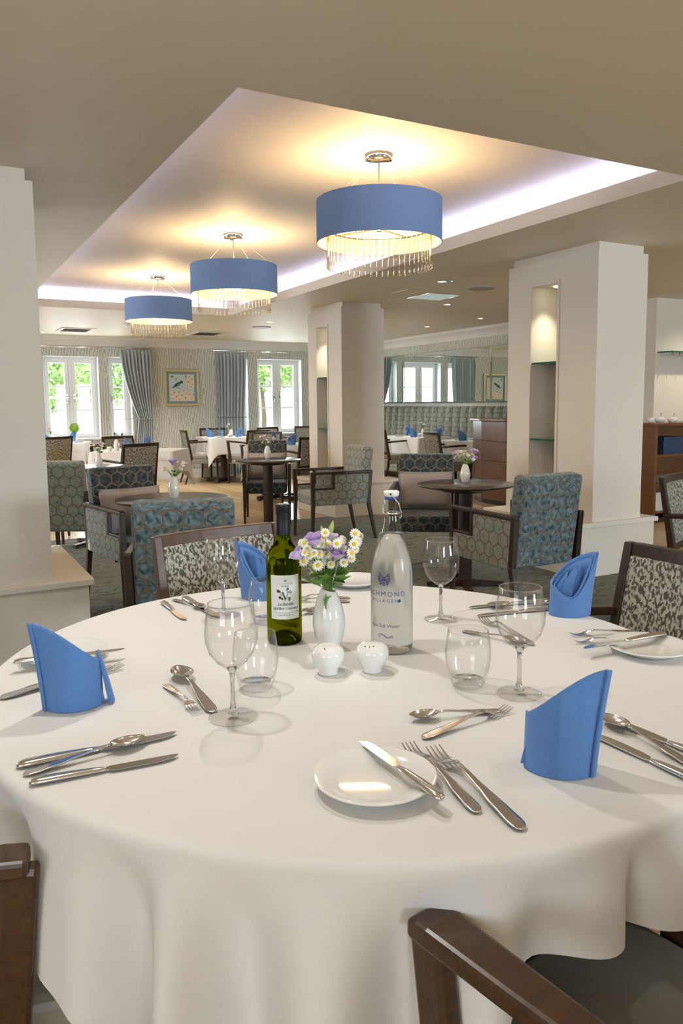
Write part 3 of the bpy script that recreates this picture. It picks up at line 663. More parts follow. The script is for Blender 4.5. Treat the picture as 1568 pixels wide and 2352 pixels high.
G_ = 'hexagon-patterned lounge armchairs'
HX = [(3.074, 3.565, 179, 'hexagon-velvet armchair at right, its back turned, beside the right column'),
      (3.413, 6.58, 265, 'hexagon-velvet armchair seen from the side, in front of the far niche column'),
      (3.28, 7.86, 336, 'hexagon-velvet armchair with tan cushion behind the middle round table'),
      (3.34, 4.90, 324, 'dark hexagon-velvet armchair with mauve cushion facing us behind the right round table'),
      (1.062, 3.517, 160, 'teal hexagon-velvet armchair behind the big table, back to us'),
      (1.19, 4.98, 10, 'dark hexagon-velvet armchair with mauve cushion facing us at left'),
      (0.98, 6.30, 150, 'pale hexagon-velvet armchair, back to us, next to the left column'),
      (0.86, 7.85, 75, 'hexagon-velvet armchair mostly hidden by the left column, second from the front')]
for i, (x, y, r, l) in enumerate(HX):
    if i == 0: HEX.location = (x, y, FZ); HEX.rotation_euler = (0, 0, RD(r)); tag(HEX, l, 'armchair', G_)
    else:
        o = dup(HEX, (x, y, FZ), RD(r), l, 'armchair', G_)
        if i in (1, 6):                                   # same velvet, with the pale sheen painted on every part of these two
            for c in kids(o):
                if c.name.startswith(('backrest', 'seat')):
                    for sl in c.material_slots: sl.link = 'OBJECT'; sl.material = M['hex_pale_sheen']
def cushion(ch, l, first=[None]):
    x, y, r = HX[ch][:3]; a = RD(r)
    if first[0] is None:
        n = 14; b = MB(); vs = []; fs = []
        for sgn in (1, -1):
            for i in range(n+1):
                for j in range(n+1):
                    u, v = i/n*2-1, j/n*2-1; th = .062*max(0, (1-u**4)*(1-v**4))**.55
                    pin = 1-.05*(1-abs(u))*0-.06*(1-v*v)*(abs(u) > .99)
                    vs.append((.205*u*(1-.05*(1-v*v)), sgn*th, .14*v*(1-.05*(1-u*u))))
        m = (n+1)**2
        for s in range(2):
            for i in range(n):
                for j in range(n):
                    q = [s*m+i*(n+1)+j, s*m+(i+1)*(n+1)+j, s*m+(i+1)*(n+1)+j+1, s*m+i*(n+1)+j+1]; fs.append(q if s else q[::-1])
        b.add(vs, fs, True)
        t = thing('scatter_cushion'); b.build('cover', 'cushion', t, boxuv=True)
        b = MB(); pts = []
        for k in range(48):
            q = k/12; s_ = int(q); f = q-s_; u, v = [(-1+2*f, -1), (1, -1+2*f), (1-2*f, 1), (-1, 1-2*f)][s_]
            pts.append((.207*u*(1-.05*(1-v*v)), 0, .142*v*(1-.05*(1-u*u))))
        b.tube(pts, .0055, 8, closed=True); b.build('piping', 'cushion', t); first[0] = t
    else: t = dup(first[0], (0, 0, 0))
    ly, lz = .118, .605
    t.location = (x-sin(a)*ly, y+cos(a)*ly, FZ+lz); t.rotation_euler = (RD(-13), 0, a); tag(t, l, 'cushion', 'cushions on the lounge armchairs')
cushion(3, 'mauve cushion on the armchair behind the right round table')
cushion(5, 'mauve cushion on the dark armchair at left')
cushion(2, 'tan cushion on the armchair behind the middle round table')

def dining_chair():
    t = thing('dining_chair'); T = .875
    b = MB(); b.box(-.228, .228, -.272, .205, .40, .474); b.build('seat', 'leather', t, bevel=.022, seg=3)
    b = MB(); b.box(-.232, .232, -.225, .215, .330, .402); b.build('seat_rail', 'leather', t, bevel=.01)
    # back frame: bowed rails between the posts
    def bow(z0, z1, y, dy0, dy1, th):
        b = MB(); rings = []
        for k in range(9):
            u = -1+k/4; yy = .022*(1-u*u)
            rings.append([(u*.205, y+dy0+yy, z0), (u*.205, y+dy0+yy+th, z0), (u*.205, y+dy1+yy+th, z1), (u*.205, y+dy1+yy, z1)])
        b.loft(rings, smooth=False); return b
    def yb(z): return .205+(z-.42)*.175
    b = bow(.838, T, 0, yb(.838)-.006, yb(T)-.006, .026); b.build('top_rail', 'dark', t, bevel=.003)
    b = bow(.475, .515, 0, yb(.475)-.006, yb(.515)-.006, .026); b.build('lower_rail', 'dark', t, bevel=.003)
    b = bow(.512, .84, 0, yb(.512)-.012, yb(.84)-.012, .034); b.build('back_panel', 'weave', t, bevel=.008, boxuv=True)
    for s in (-1, 1):
        b = MB(); pts = [(s*.198, .315, 0), (s*.205, .262, .15), (s*.212, .222, .30), (s*.215, .205, .42), (s*.217, .235, .60), (s*.219, .285, T)]
        rings = []
        for k, p in enumerate(pts):
            w = (.020, .026, .032, .036, .032, .028)[k]; d = (.022, .030, .040, .044, .036, .028)[k]
            rings.append([(p[0]-w/2, p[1]-d/2, p[2]), (p[0]+w/2, p[1]-d/2, p[2]), (p[0]+w/2, p[1]+d/2, p[2]), (p[0]-w/2, p[1]+d/2, p[2])])
        b.loft(rings, smooth=False); b.build('leg', 'dark', t, bevel=.004)
        b = MB(); b.bar((s*.212, -.212, .40), (s*.220, -.222, 0), .042, .042, .026, .026); b.build('leg', 'dark', t, bevel=.004)
        b = MB()
        rings = []
        for y, z, x, w, h in ((.252, .672, .228, .030, .026), (.12, .682, .240, .040, .026), (-.05, .690, .250, .050, .026), (-.155, .694, .254, .056, .026), (-.187, .692, .254, .054, .024)):
            rings.append([(s*x-w/2, y, z-h/2), (s*x+w/2, y, z-h/2), (s*x+w/2, y, z+h/2), (s*x-w/2, y, z+h/2)])
        b.loft(rings, smooth=False); b.bar((s*.252, -.176, .684), (s*.238, -.140, .345), .030, .046, .032, .05); b.build('arm', 'dark', t, bevel=.006)
    return t
DIN = dining_chair()
G_ = 'dark dining armchairs with woven backs'
DC = [(.886, 2.164, 9, 'dining armchair behind the big table with a pale woven back'),
      (1.49, 1.39, 263, 'dining armchair at the right side of the big table, woven back facing it'),
      (.752, .548, 188, 'dining armchair in the right foreground, only its arm and seat in view'),
      (-.046, 1.333, 79, 'dining armchair in the left foreground, only its arm and seat in view'),
      (3.74, 2.62, 20, 'dining armchair at the right edge in front of the open sideboard'),
      (4.02, 12.45, 85, 'dining armchair seen from the side under the bird picture'),
      (4.50, 12.98, 0, 'dining armchair against the curtain behind the far square table'),
      (4.62, 11.90, 200, 'dining armchair at the near side of the far square table, back to us'),
      (4.33, 10.56, 322, 'dining armchair with lit tan back behind the middle cloth table'),
      (5.50, 12.68, 15, 'dining armchair below the left pane of the right window'),
      (6.14, 12.80, 335, 'dining armchair below the right pane of the right window'),
      (4.30, 9.05, 184, 'dining armchair half hidden by the far niche column'),
      (2.38, 10.40, 18, 'dining armchair facing us behind the left cloth table with a vase'),
      (2.32, 12.05, 272, 'dining armchair with silvery back beside the narrow left window'),
      (1.96, 8.74, 202, 'dining armchair with back to us in front of the tied curtain'),
      (1.46, 11.33, 208, 'dining armchair with back to us under the far left double window'),
      (6.50, 8.93, 82, 'dining armchair at the nearer banquette table'),
      (6.62, 10.60, 88, 'dining armchair at the farther banquette table, beside the far niche column')]
for i, (x, y, r, l) in enumerate(DC):
    if i == 0:
        DIN.location = (x, y, 0); DIN.rotation_euler = (0, 0, RD(r)); tag(DIN, l, 'dining chair', G_)
    else: dup(DIN, (x, y, FZ if y < 7.2 and y > 2.6 and x < 4.3 else 0), RD(r), l, 'dining chair', G_)
for c in kids(DIN):                                            # downlight on the chair behind the big table, painted as browner wood
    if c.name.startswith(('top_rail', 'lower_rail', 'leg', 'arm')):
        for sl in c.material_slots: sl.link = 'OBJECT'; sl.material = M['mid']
for ch in [o for o in bpy.data.objects if o.get('label', '').startswith('dining armchair in the ')]:  # foreground chairs: lit brown painted into the wood colour
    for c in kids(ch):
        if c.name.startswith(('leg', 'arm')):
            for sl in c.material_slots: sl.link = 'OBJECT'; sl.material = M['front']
# folded white cloth left on a chair seat
b = MB(); b.box(-.11, .11, -.09, .09, 0, .016); b.box(-.10, .11, -.085, .09, .016, .032); tag(b.build('folded_cloth', 'towel', bevel=.007, loc=(4.06, 12.42, .464)), 'folded white cloth on the chair seat under the bird picture', 'cloth')

def cafe_table():
    t = thing('round_table'); R = .338
    b = MB(); b.lathe([(0, .695), (R*.80, .695), (R*.985, .708), (R, .714), (R, .720), (R*.99, .7215), (0, .7215)], 64); b.build('tabletop', 'top', t)
    b = MB(); b.lathe([(0, .672), (R*.5, .672), (R*.58, .682), (R*.60, .695), (0, .695)], 40); b.build('top_plate', 'dark', t)
    b = MB(); q = .043; c = .017; oc = [(-q+c, -q), (q-c, -q), (q, -q+c), (q, q-c), (q-c, q), (-q+c, q), (-q, q-c), (-q, -q+c)]; b.prism(oc, .045, .673); b.build('column', 'dark', t, bevel=.002)
    for k in range(4):
        a = RD(90*k); b = MB(); xf = Matrix.Rotation(a, 4, 'Z')
        b.hexa([xf @ Vector(p) for p in ((.03, -.03, .012), (.27, -.022, .012), (.27, .022, .012), (.03, .03, .012))], [xf @ Vector(p) for p in ((.03, -.03, .055), (.27, -.022, .034), (.27, .022, .034), (.03, .03, .055))])
        b.box(.235, .268, -.02, .02, 0, .012, xf=xf); b.build('foot', 'dark', t, bevel=.002)
    return t
CT = cafe_table()
CTL = [(3.28, 4.31, 60, 'round dark pedestal table at right, left of the right column'), (1.30, 4.60, 40, 'round dark pedestal table behind the teal armchair at left'),
       (3.06, 7.32, 20, 'round dark pedestal table in the middle distance'), (1.37, 7.38, 30, 'round pedestal table at left reflecting green from the window')]
for i, (x, y, r, l) in enumerate(CTL):
    if i == 0: CT.location = (x, y, FZ); CT.rotation_euler = (0, 0, RD(r)); tag(CT, l, 'table', 'round pedestal tables')
    else: dup(CT, (x, y, FZ), RD(r), l, 'table', 'round pedestal tables')
CZ = FZ+.7215   # top of the cafe tables

def square_table(x, y, rz, sx, sy, label, cl, drop=.27, seed=0):
    t = thing('square_table', (x, y, 0), rz, label, 'table', 'square tables by the far wall')
    b = MB(); b.box(-sx/2, sx/2, -sy/2, sy/2, .715, .742); b.build('tabletop', 'top', t)
    b = MB(); b.box(-.045, .045, -.045, .045, .05, .715); b.build('column', 'dark', t)
    for k in range(4):
        xf = Matrix.Rotation(RD(45+90*k), 4, 'Z'); b = MB(); b.box(.03, .34, -.03, .03, .012, .06, xf=xf); b.box(.30, .34, -.025, .025, 0, .012, xf=xf); b.build('foot', 'dark', t, bevel=.003)
    # cloth: flat top, hanging skirt that falls lower and flares at the corners
    b = MB(); hx, hy = sx/2+.006, sy/2+.006; N = 24; per = []
    for sd in range(4):
        for k in range(N):
            f = k/N*2-1; e = abs(f)
            p = [(f*hx, -hy), (hx, f*hy), (-f*hx, hy), (-hx, -f*hy)][sd]; nrm = [(0, -1), (1, 0), (0, 1), (-1, 0)][sd]
            c = e**7; dirv = Vector((nrm[0]+c*(p[0]/hx if not nrm[0] else 0)*1.0, nrm[1]+c*(p[1]/hy if not nrm[1] else 0)*1.0)); per.append((p, dirv, c, f, sd))
    zt = .747; rings = []
    for tt in (0, .012, .03, .15, .35, .6, .8, 1.0):
        r = []
        for p, dv, c, f, sd in per:
            L = drop*(1+.75*c); fl = .004 if tt == 0 else (.006+.045*tt*(c*1.2)+.014*tt*sin(f*5+sd*1.7+seed)*(1-c))
            r.append((p[0]+dv.x*fl, p[1]+dv.y*fl, zt-L*tt))
        rings.append(r)
    b.loft(rings, cap=False); n = len(per); b.add([(p[0], p[1], zt) for p, *_ in per], [tuple(range(n))])
    tag(b.build('tablecloth', 'cloth', loc=(x, y, 0)), cl, 'tablecloth', 'white cloths on the square tables').rotation_euler = (0, 0, rz)
    return t
SQ = [(4.43, 12.44, 0, .74, .74, 'square pedestal table under the white cloth below the right curtain', 'white cloth with a hanging corner below the right curtain'),
      (4.21, 9.72, -31, .74, .74, 'square pedestal table left of the far niche column', 'white cloth on the table left of the far niche column'),
      (1.72, 12.15, -18, .86, .74, 'square pedestal table by the far left double window', 'white cloth by the far left double window'),
      (2.30, 9.45, -31, .96, .74, 'square pedestal table with its cloth behind the green-lit round table', 'white cloth behind the green-lit round table'),
      (7.00, 10.50, 0, .60, 1.0, 'banquette table farther along the right wall', 'white cloth on the farther banquette table'),
      (6.92, 8.80, 0, .66, 1.0, 'banquette table nearer to the sideboard', 'white cloth on the nearer banquette table')]
for k, s in enumerate(SQ): square_table(s[0], s[1], RD(s[2]), s[3], s[4], s[5], s[6], seed=k)
SZ = .7475

# ------------------------------------------------------------------ the big round table and its cloth
EX, EY, EA, EB, EANG = .732, 1.359, .74, .688, math.atan2(-.952, .305)
TT = .760
t = thing('dining_table', (EX, EY, 0), 0, 'large round dining table under the white cloth in the foreground', 'table')
def ell(a, k=1.0):
    """point of the table edge in world direction a"""
    d = a-EANG; r = 1/sqrt((cos(d)/EA)**2+(sin(d)/EB)**2); return r*k
b = MB(); N = 96
b.prism([(ell(2*pi*k/N)*cos(2*pi*k/N)*.95, ell(2*pi*k/N)*sin(2*pi*k/N)*.95) for k in range(N)], .728, .757); b.build('tabletop', 'top', t)
b = MB(); b.lathe([(.07, .06), (.06, .3), (.06, .728)], 24); b.build('column', 'dark', t)
for k in range(4):
    xf = Matrix.Rotation(RD(20+90*k), 4, 'Z'); b = MB(); b.hexa([xf @ Vector(p) for p in ((.02, -.035, 0), (.42, -.03, 0), (.42, .03, 0), (.02, .035, 0))], [xf @ Vector(p) for p in ((.02, -.035, .09), (.42, -.03, .04), (.42, .03, .04), (.02, .035, .09))]); b.build('foot', 'dark', t, bevel=.004)
FOLDS = [(205, .022, 4.0), (196, -.055, 6.5), (211.5, .014, 3.0), (217.5, -.048, 3.4), (224.5, .046, 2.7), (231, -.046, 4.0), (239, .050, 4.5), (247.5, -.036, 4.0), (254, .034, 4.0), (261.0, -.046, 3.6), (267.2, .018, 2.6),
         (270.9, -.034, 1.25), (275.5, .040, 3.2), (283, -.05, 4), (294, .04, 4), (303, -.03, 5), (316, .06, 6), (326, -.035, 5), (337, .04, 5), (350, -.03, 6), (5, .04, 5), (20, -.03, 6), (45, .06, 7), (60, -.035, 6), (75, .035, 6), (95, -.03, 7), (115, .05, 6), (130, -.035, 6), (146, .05, 6), (162, -.035, 6), (180, .045, 6)]
def fold(deg):
    s = 0
    for f, a, w in FOLDS:
        d = (deg-f+180) % 360-180; s += a*exp(-(d/w)**2)
    return s
def hang(deg):
    d = ((deg-5+45) % 90)-45; return min(.86/cos(RD(d)), 1.14)
b = MB(); NA = 540; rings = []
for rr in (.0, .2, .4, .6, .8, .93):
    rings.append([(ell(RD(k*360/NA))*rr*cos(RD(k*360/NA)), ell(RD(k*360/NA))*rr*sin(RD(k*360/NA)), 0) for k in range(NA)])
for q in range(7):
    an = q/6*pi/2; r_ = .017
    rings.append([((ell(RD(k*360/NA))-r_+r_*sin(an))*cos(RD(k*360/NA)), (ell(RD(k*360/NA))-r_+r_*sin(an))*sin(RD(k*360/NA)), -r_+r_*cos(an)) for k in range(NA)])
for q in range(1, 19):
    tq = q/18; r = []
    for k in range(NA):
        dg = k*360/NA; a = RD(dg); e = ell(a); L = hang(dg)-e-.009
        dd = L*tq; ramp = (1-exp(-(dd/.06)**1.3)); rad = e+fold(dg)*ramp*(.70+.65*tq*L/.25)+.004*dd
        r.append((rad*cos(a), rad*sin(a), -.017-dd))
    rings.append(r)
b.loft(rings[1:], cap=False); b.add([(0, 0, 0)]+rings[1], [(0, k+1, (k+1) % NA+1) for k in range(NA)], True)
TC = tag(b.build('tablecloth', 'cloth', loc=(EX, EY, TT)), 'large white cloth hanging in folds over the foreground table', 'tablecloth')
# ================================================================== TABLEWARE
TZ = TT+.0006
def text_mesh(body, size, shear=0., spacing=1.0, bold=0.):
    cu = bpy.data.curves.new('t', 'FONT'); cu.body = body; cu.size = size; cu.shear = shear; cu.align_x = 'CENTER'; cu.align_y = 'CENTER'; cu.space_character = spacing; cu.resolution_u = 3; cu.offset = bold
    o = bpy.data.objects.new('t', cu); COL.objects.link(o); dg = bpy.context.evaluated_depsgraph_get()
    me = bpy.data.meshes.new_from_object(o.evaluated_get(dg)); vs = [tuple(v.co) for v in me.vertices]; fs = [tuple(p.vertices) for p in me.polygons]
    bpy.data.objects.remove(o); bpy.data.curves.remove(cu); bpy.data.meshes.remove(me); return vs, fs
def wrap(vs, R, z0, off=0.):
    """flat (u, v) artwork onto a cylinder; u = 0 faces local -y"""
    return [(R*sin((x+off)/R), -R*cos((x+off)/R), z0+y) for x, y, *_ in vs]
def strokes(b, paths, R, z0, w, off=0.):
    for pts in paths:
        L = []; Rr = []
        for i, (x, y) in enumerate(pts):
            x0, y0 = pts[max(i-1, 0)]; x1, y1 = pts[min(i+1, len(pts)-1)]; dx, dy = x1-x0, y1-y0; q = sqrt(dx*dx+dy*dy) or 1
            ww = w*(1 if 0 < i < len(pts)-1 else .4)/2; L.append((x-dy/q*ww, y+dx/q*ww)); Rr.append((x+dy/q*ww, y-dx/q*ww))
        n = len(pts); b.add(wrap(L+Rr, R, z0, off), [(i, n+i, n+i+1, i+1) for i in range(n-1)])
def blob2(cx, cy, r, n=10, lobes=0, amp=0.): return [(cx+r*(1+amp*cos(lobes*2*pi*k/n))*cos(2*pi*k/n), cy+r*(1+amp*cos(lobes*2*pi*k/n))*sin(2*pi*k/n)) for k in range(n)]
def spiral(cx, cy, r, a0, turns, n=18, sgn=1): return [(cx+r*(1-.75*k/n)*cos(a0+sgn*2*pi*turns*k/n), cy+r*(1-.75*k/n)*sin(a0+sgn*2*pi*turns*k/n)) for k in range(n+1)]
def crest(b, R, z0, off, s):
    """small heraldic shield with antlered crest and side scrolls"""
    def poly(pts): b.add(wrap([(x*s, y*s) for x, y in pts], R, z0, off), [tuple(range(len(pts)))])
    poly([(-.34, .16), (0, .02), (.34, .16), (.34, .32), (-.34, .32)]); poly([(-.34, .05), (0, -.10), (.34, .05), (.34, -.08), (0, -.24), (-.34, -.08)])
    strokes(b, [[(x*s, y*s) for x, y in [(-.36, .34), (-.36, -.16), (-.2, -.42), (0, -.52), (.2, -.42), (.36, -.16), (.36, .34), (-.36, .34)]]], R, z0, .06*s, off)
    poly([(0, -.2), (.14, -.3), (0, -.44), (-.14, -.3)])
    poly([(-.16, .42), (.16, .42), (.20, .62), (.06, .56), (0, .70), (-.06, .56), (-.20, .62)])
    for g_ in (-1, 1):
        P_ = [spiral(g_*.58, .12, .2, 0 if g_ > 0 else pi, .9, 14, g_), spiral(g_*.50, -.28, .16, 1.2, .8, 12, g_), spiral(g_*.60, .52, .18, 2.0, .9, 12, -g_),
              [(g_*.18, .62), (g_*.40, .70), (g_*.52, .92), (g_*.46, 1.05)], [(g_*.40, .70), (g_*.62, .78), (g_*.76, .70)], [(g_*.50, .88), (g_*.66, 1.0), (g_*.70, 1.12)], [(g_*.40, -.40), (g_*.6, -.1), (g_*.74, .28), (g_*.70, .60)]]
        strokes(b, [[(x*s, y*s) for x, y in p] for p in P_], R, z0, .10*s, off)
def put_text(name, body, size, R, z0, parent, m, off=0., **kw):
    vs, fs = text_mesh(body, size, **kw); b = MB(); b.add(wrap(vs, R, z0, off), fs); return b.build(name, m, parent)

# wine bottle --------------------------------------------------------------
bx, by = .679, 1.545
t = thing('wine_bottle', (bx, by, TZ), math.atan2(-bx, by)+RD(4), 'green glass wine bottle with black screw cap and white label', 'bottle'); R = .0385
b = MB(); b.lathe([(0, .030), (.010, .028), (.020, .020), (.029, .006), (.034, 0), (.0375, .004), (R, .012), (R, .165), (.0382, .180), (.036, .194), (.030, .207), (.0225, .218), (.0175, .228), (.0155, .238), (.0150, .250), (0, .250)], 56); b.build('body', 'bottle_green', t)
b = MB(); b.lathe([(0, .251), (.0149, .251), (.0152, .258), (0, .258)], 32); b.build('neck', 'neck_green', t)
b = MB(); pr = [(.0166, .240), (.0168, .286)]
for k in range(5): z = .287+k*.0032; pr += [(.0160, z), (.0172, z+.0008), (.0172, z+.0024), (.0160, z+.003)]
pr += [(.0172, .304), (.0166, .3065), (.0150, .3075), (0, .3075)]
b.lathe(pr, 48); b.build('screw_cap', 'black_cap', t)
b = MB(); n = 24; hw = .0335; RL = R+.0004
row = [[(RL*sin(-hw/R+2*hw/R*k/n), -RL*cos(-hw/R+2*hw/R*k/n), z) for k in range(n+1)] for z in (.060, .157)]
b.loft(row, closed=False, cap=False, smooth=True); lab = b.build('label', 'paper', t)
RT = R+.0008
b = MB(); crest(b, RT, .1445, 0, .0032); b.build('crest', 'black_ink', lab)
put_text('lettering', 'RICHMOND', .0042, RT, .1385, lab, 'plaster', spacing=1.7); put_text('lettering', 'VILLAGES', .0034, RT, .1352, lab, 'plaster', spacing=1.6); put_text('lettering', 'Part of Bupa', .0030, RT, .1325, lab, 'black_ink', bold=.00008)
b = MB(); V_ = [(-.0085, .0080), (-.0030, .0080), (-.0030, .0074), (-.0046, .0070), (.0010, -.0060), (.0050, .0068), (.0034, .0074), (.0034, .0080), (.0078, .0080), (.0078, .0074), (.0064, .0068), (.0004, -.0100), (-.0008, -.0100), (-.0072, .0068), (-.0085, .0074)]
tri = [(0, 1, 2, 3, 13, 14), (3, 4, 12, 13), (4, 11, 12), (4, 5, 10, 11), (5, 6, 7, 8, 9, 10)]; b.add(wrap(V_, RT, .1125, .0), tri)
strokes(b, [[(x*.001, y*.001) for x, y in p] for p in ([(5, 7), (6, 12), (4.5, 14), (5, 15)], [(6, 7), (9, 11), (13, 9), (12.5, 4), (9, 5)], spiral(11, 6.5, 3.2, 0, 1.1), spiral(-8, 3, 3, 2, 1.0), [(-16, 10), (-11, 7), (-7, 8)], [(-10, -3), (-6, -6), (-2, -2)], spiral(3, 12, 2.2, 1, 1.0))], RT, .1125, .0009)
for cx, cy, r in ((-16, 10, 3.4), (-13, 9, 2.6), (-12, -4, 3.2), (-7, -7, 2.4), (5.5, 15, 2.4)): b.add(wrap(blob2(cx*.001, cy*.001, r*.001, 20, 5, .28), RT, .1125), [tuple(range(20))])
for i, (cx, cy) in enumerate(((6, -5), (8.4, -5), (10.6, -5), (7, -7.3), (9.4, -7.3), (8, -9.6), (10.2, -9.2), (8.6, -11.6))): b.add(wrap(blob2(cx*.001, cy*.001, .00115, 8), RT, .1125), [tuple(range(8))])
b.build('vine_emblem', 'black_ink', lab)
put_text('lettering', 'La Bastille', .0098, RT, .0935, lab, 'black_ink', shear=.35, spacing=.92); put_text('lettering', 'Ugni Blanc Colombard', .0076, RT, .0840, lab, 'black_ink', shear=.35, spacing=.86)
b = MB(); strokes(b, [[(-.028+.002*k, 0) for k in range(29)]], RT, .0745, .0004); b.add(wrap(blob2(.0275, .0015, .0014, 8), RT, .0745), [tuple(range(8))]); b.build('rule', 'black_ink', lab)
put_text('lettering', 'FRANCE 2013', .0042, RT, .0690, lab, 'black_ink', spacing=1.4)

# water bottle -------------------------------------------------------------
bx, by = .855, 1.378
t = thing('water_bottle', (bx, by, TZ), math.atan2(-bx, by)-RD(6), 'misted clear swing-top bottle of still water with navy print', 'bottle'); R = .0448
b = MB(); b.lathe([(0, .010), (.03, .004), (.038, 0), (.043, .004), (R, .014), (R, .150), (.0442, .170), (.0415, .192), (.0368, .212), (.0305, .232), (.0240, .252), (0, .252)], 64); b.build('body', 'misted', t)
b = MB(); b.lathe([(.0240, .2521), (.0198, .266), (.0172, .280), (.0160, .290), (.0158, .296), (.0185, .298), (.0188, .302), (.0172, .304), (.0172, .322), (.0165, .324), (.0140, .324)], 48); b.build('neck', 'clearneck', t)
b = MB(); b.lathe([(.0175, .2935), (.0192, .2945), (.0192, .2965), (.0175, .2975)], 32); b.tube([(.0175, -.004, .296), (.020, -.012, .303), (.0165, -.0165, .318), (.006, -.0155, .330), (0, -.0148, .334)], .0011, 8); b.tube([(-.0175, .004, .296), (-.020, .010, .303), (-.017, .012, .318), (-.010, .010, .332)], .0011, 8)
b.tube([(.0185, -.006, .304), (.0215, -.010, .298), (.0215, -.012, .288), (.019, -.010, .284), (.0172, -.006, .290)], .0011, 8); b.build('wire_bail', 'steel', t)
b = MB(); b.lathe([(0, .324), (.0145, .324), (.0152, .327), (.0145, .3295), (0, .3295)], 32); b.build('rubber_seal', 'blue_rubber', t)
b = MB(); b.lathe([(0, .3295), (.0140, .3295), (.0158, .333), (.0165, .338), (.0160, .341), (.0120, .3425), (0, .3425)], 32); st = b.build('stopper', 'china', t)
b = MB(); b.lathe([(0, 0), (.0022, 0)], 12, xf=Matrix.Translation((0, -.0167, .336)) @ Matrix.Rotation(RD(90), 4, 'X')); b.build('bail_hole', 'hole', st)
RT = R+.0006
b = MB(); crest(b, RT, .1565, -.012, .0165); b.build('crest', 'ink', t)
put_text('lettering', 'RICHMOND', .0148, RT, .1300, t, 'ink', off=-.014, spacing=1.32); put_text('lettering', 'VILLAGES', .0098, RT, .1160, t, 'ink', off=-.014, spacing=1.5)
b = MB()
for a in range(5): b.add(wrap(blob2(.0205+.0022*cos(a*1.257), .1160+.0022*sin(a*1.257), .0019, 8), RT, 0), [tuple(range(8))])
strokes(b, [[(.015, .1155), (.018, .1165), (.0205, .116), (.023, .1185)]], RT, 0, .0008); b.build('leaf_emblem', 'ink', t)
put_text('lettering', 'Pure Still Water', .0102, RT, .0620, t, 'ink', off=-.012)
b = MB(); strokes(b, [[(-.024+.001*k, .041+.0045*sin(k/30*2*pi+.5)*(1-.3*k/30)) for k in range(31)], [(-.022+.001*k, .0405+.0030*sin(k/27*2*pi)) for k in range(28)], spiral(-.0225, .0405, .004, 1.6, .7), spiral(.0045, .0405, .0035, 4.5, .7)], RT, 0, .0009); b.build('flourish', 'ink', t)
put_text('lettering', '1.0 Litre', .0085, RT, .0215, t, 'ink', off=-.012)

# glasses ------------------------------------------------------------------
def wine_glass():
    t = thing('wine_glass')
    ou = [(.0045, .084), (.012, .087), (.026, .098), (.0375, .114), (.0438, .134), (.0445, .150), (.0425, .170), (.0395, .186), (.0378, .197)]
    inn = [(r-.0012, z+.0006) for r, z in ou[2:]][::-1]
    b = MB(); b.lathe(ou+[(.0375, .1977), (.0368, .1972)]+inn+[(.011, .090), (0, .0895)], 56); b.build('bowl', 'wineglass', t)
    b = MB(); b.lathe([(.0366, .1966), (.0372, .1982), (.0382, .1980), (.0382, .1964), (.0372, .1958), (.0366, .1966)], 56); b.build('rim', 'wineglass', t)
    b = MB(); b.lathe([(0, .0035), (.009, .008), (.0062, .014), (.0043, .022), (.0038, .035), (.0040, .060), (.0048, .078), (.0085, .0865), (0, .0885)], 32); b.build('stem', 'solidglass', t)
    b = MB(); b.lathe([(0, .0008), (.036, 0), (.0405, .0006), (.0412, .0016), (.038, .0026), (.020, .0042), (.009, .0075), (0, .009)], 56); b.build('foot', 'wineglass', t)
    return t
WG = wine_glass(); G_ = 'wine glasses on the big table'
WGL = [(.916, 1.042, 'wine glass nearest the front right blue napkin'), (.430, 1.200, 'wine glass at left of the table, in front of the wine bottle'), (.632, 1.815, 'wine glass at the back, in front of the woven chair back'), (1.078, 1.512, 'wine glass at the back, right of the water bottle')]
for i, (x, y, l) in enumerate(WGL):
    if i == 0: WG.location = (x, y, TZ); tag(WG, l, 'glass', G_)
    else: dup(WG, (x, y, TZ), .7*i, l, 'glass', G_)
def tumbler():
    t = thing('tumbler_glass')
    ou = [(.026, .0), (.0285, .002), (.0335, .014), (.0395, .035), (.0425, .055), (.0425, .070), (.0405, .088), (.0375, .1055)]
    inn = [(r-.0014, z) for r, z in ou[3:]][::-1]
    b = MB(); b.lathe(ou+[(.0370, .1062), (.0362, .1058)]+inn+[(.0305, .019), (0, .0145)], 56); b.build('wall', 'wineglass', t)
    b = MB(); b.lathe([(0, .003), (.020, .001), (.0255, .0008), (.0280, .003), (.0305, .010), (.0285, .0135), (0, .0125)], 48); b.build('base', 'wineglass', t)
    b = MB(); b.lathe([(.0361, .1052), (.0366, .1066), (.0377, .1063), (.0378, .105), (.0368, .1045), (.0361, .1052)], 56); b.build('rim', 'wineglass', t)
    return t
TG = tumbler(); G_ = 'tumblers on the big table'
for i, (x, y, l) in enumerate([(.862, 1.122, 'tumbler right of the salt and pepper pots'), (.514, 1.306, 'tumbler beside the wine bottle at the left, in front of it'), (.700, 1.700, 'tumbler behind the wine bottle, in front of the back napkin')]):
    if i == 0: TG.location = (x, y, TZ); tag(TG, l, 'glass', G_)
    else: dup(TG, (x, y, TZ), i, l, 'glass', G_)

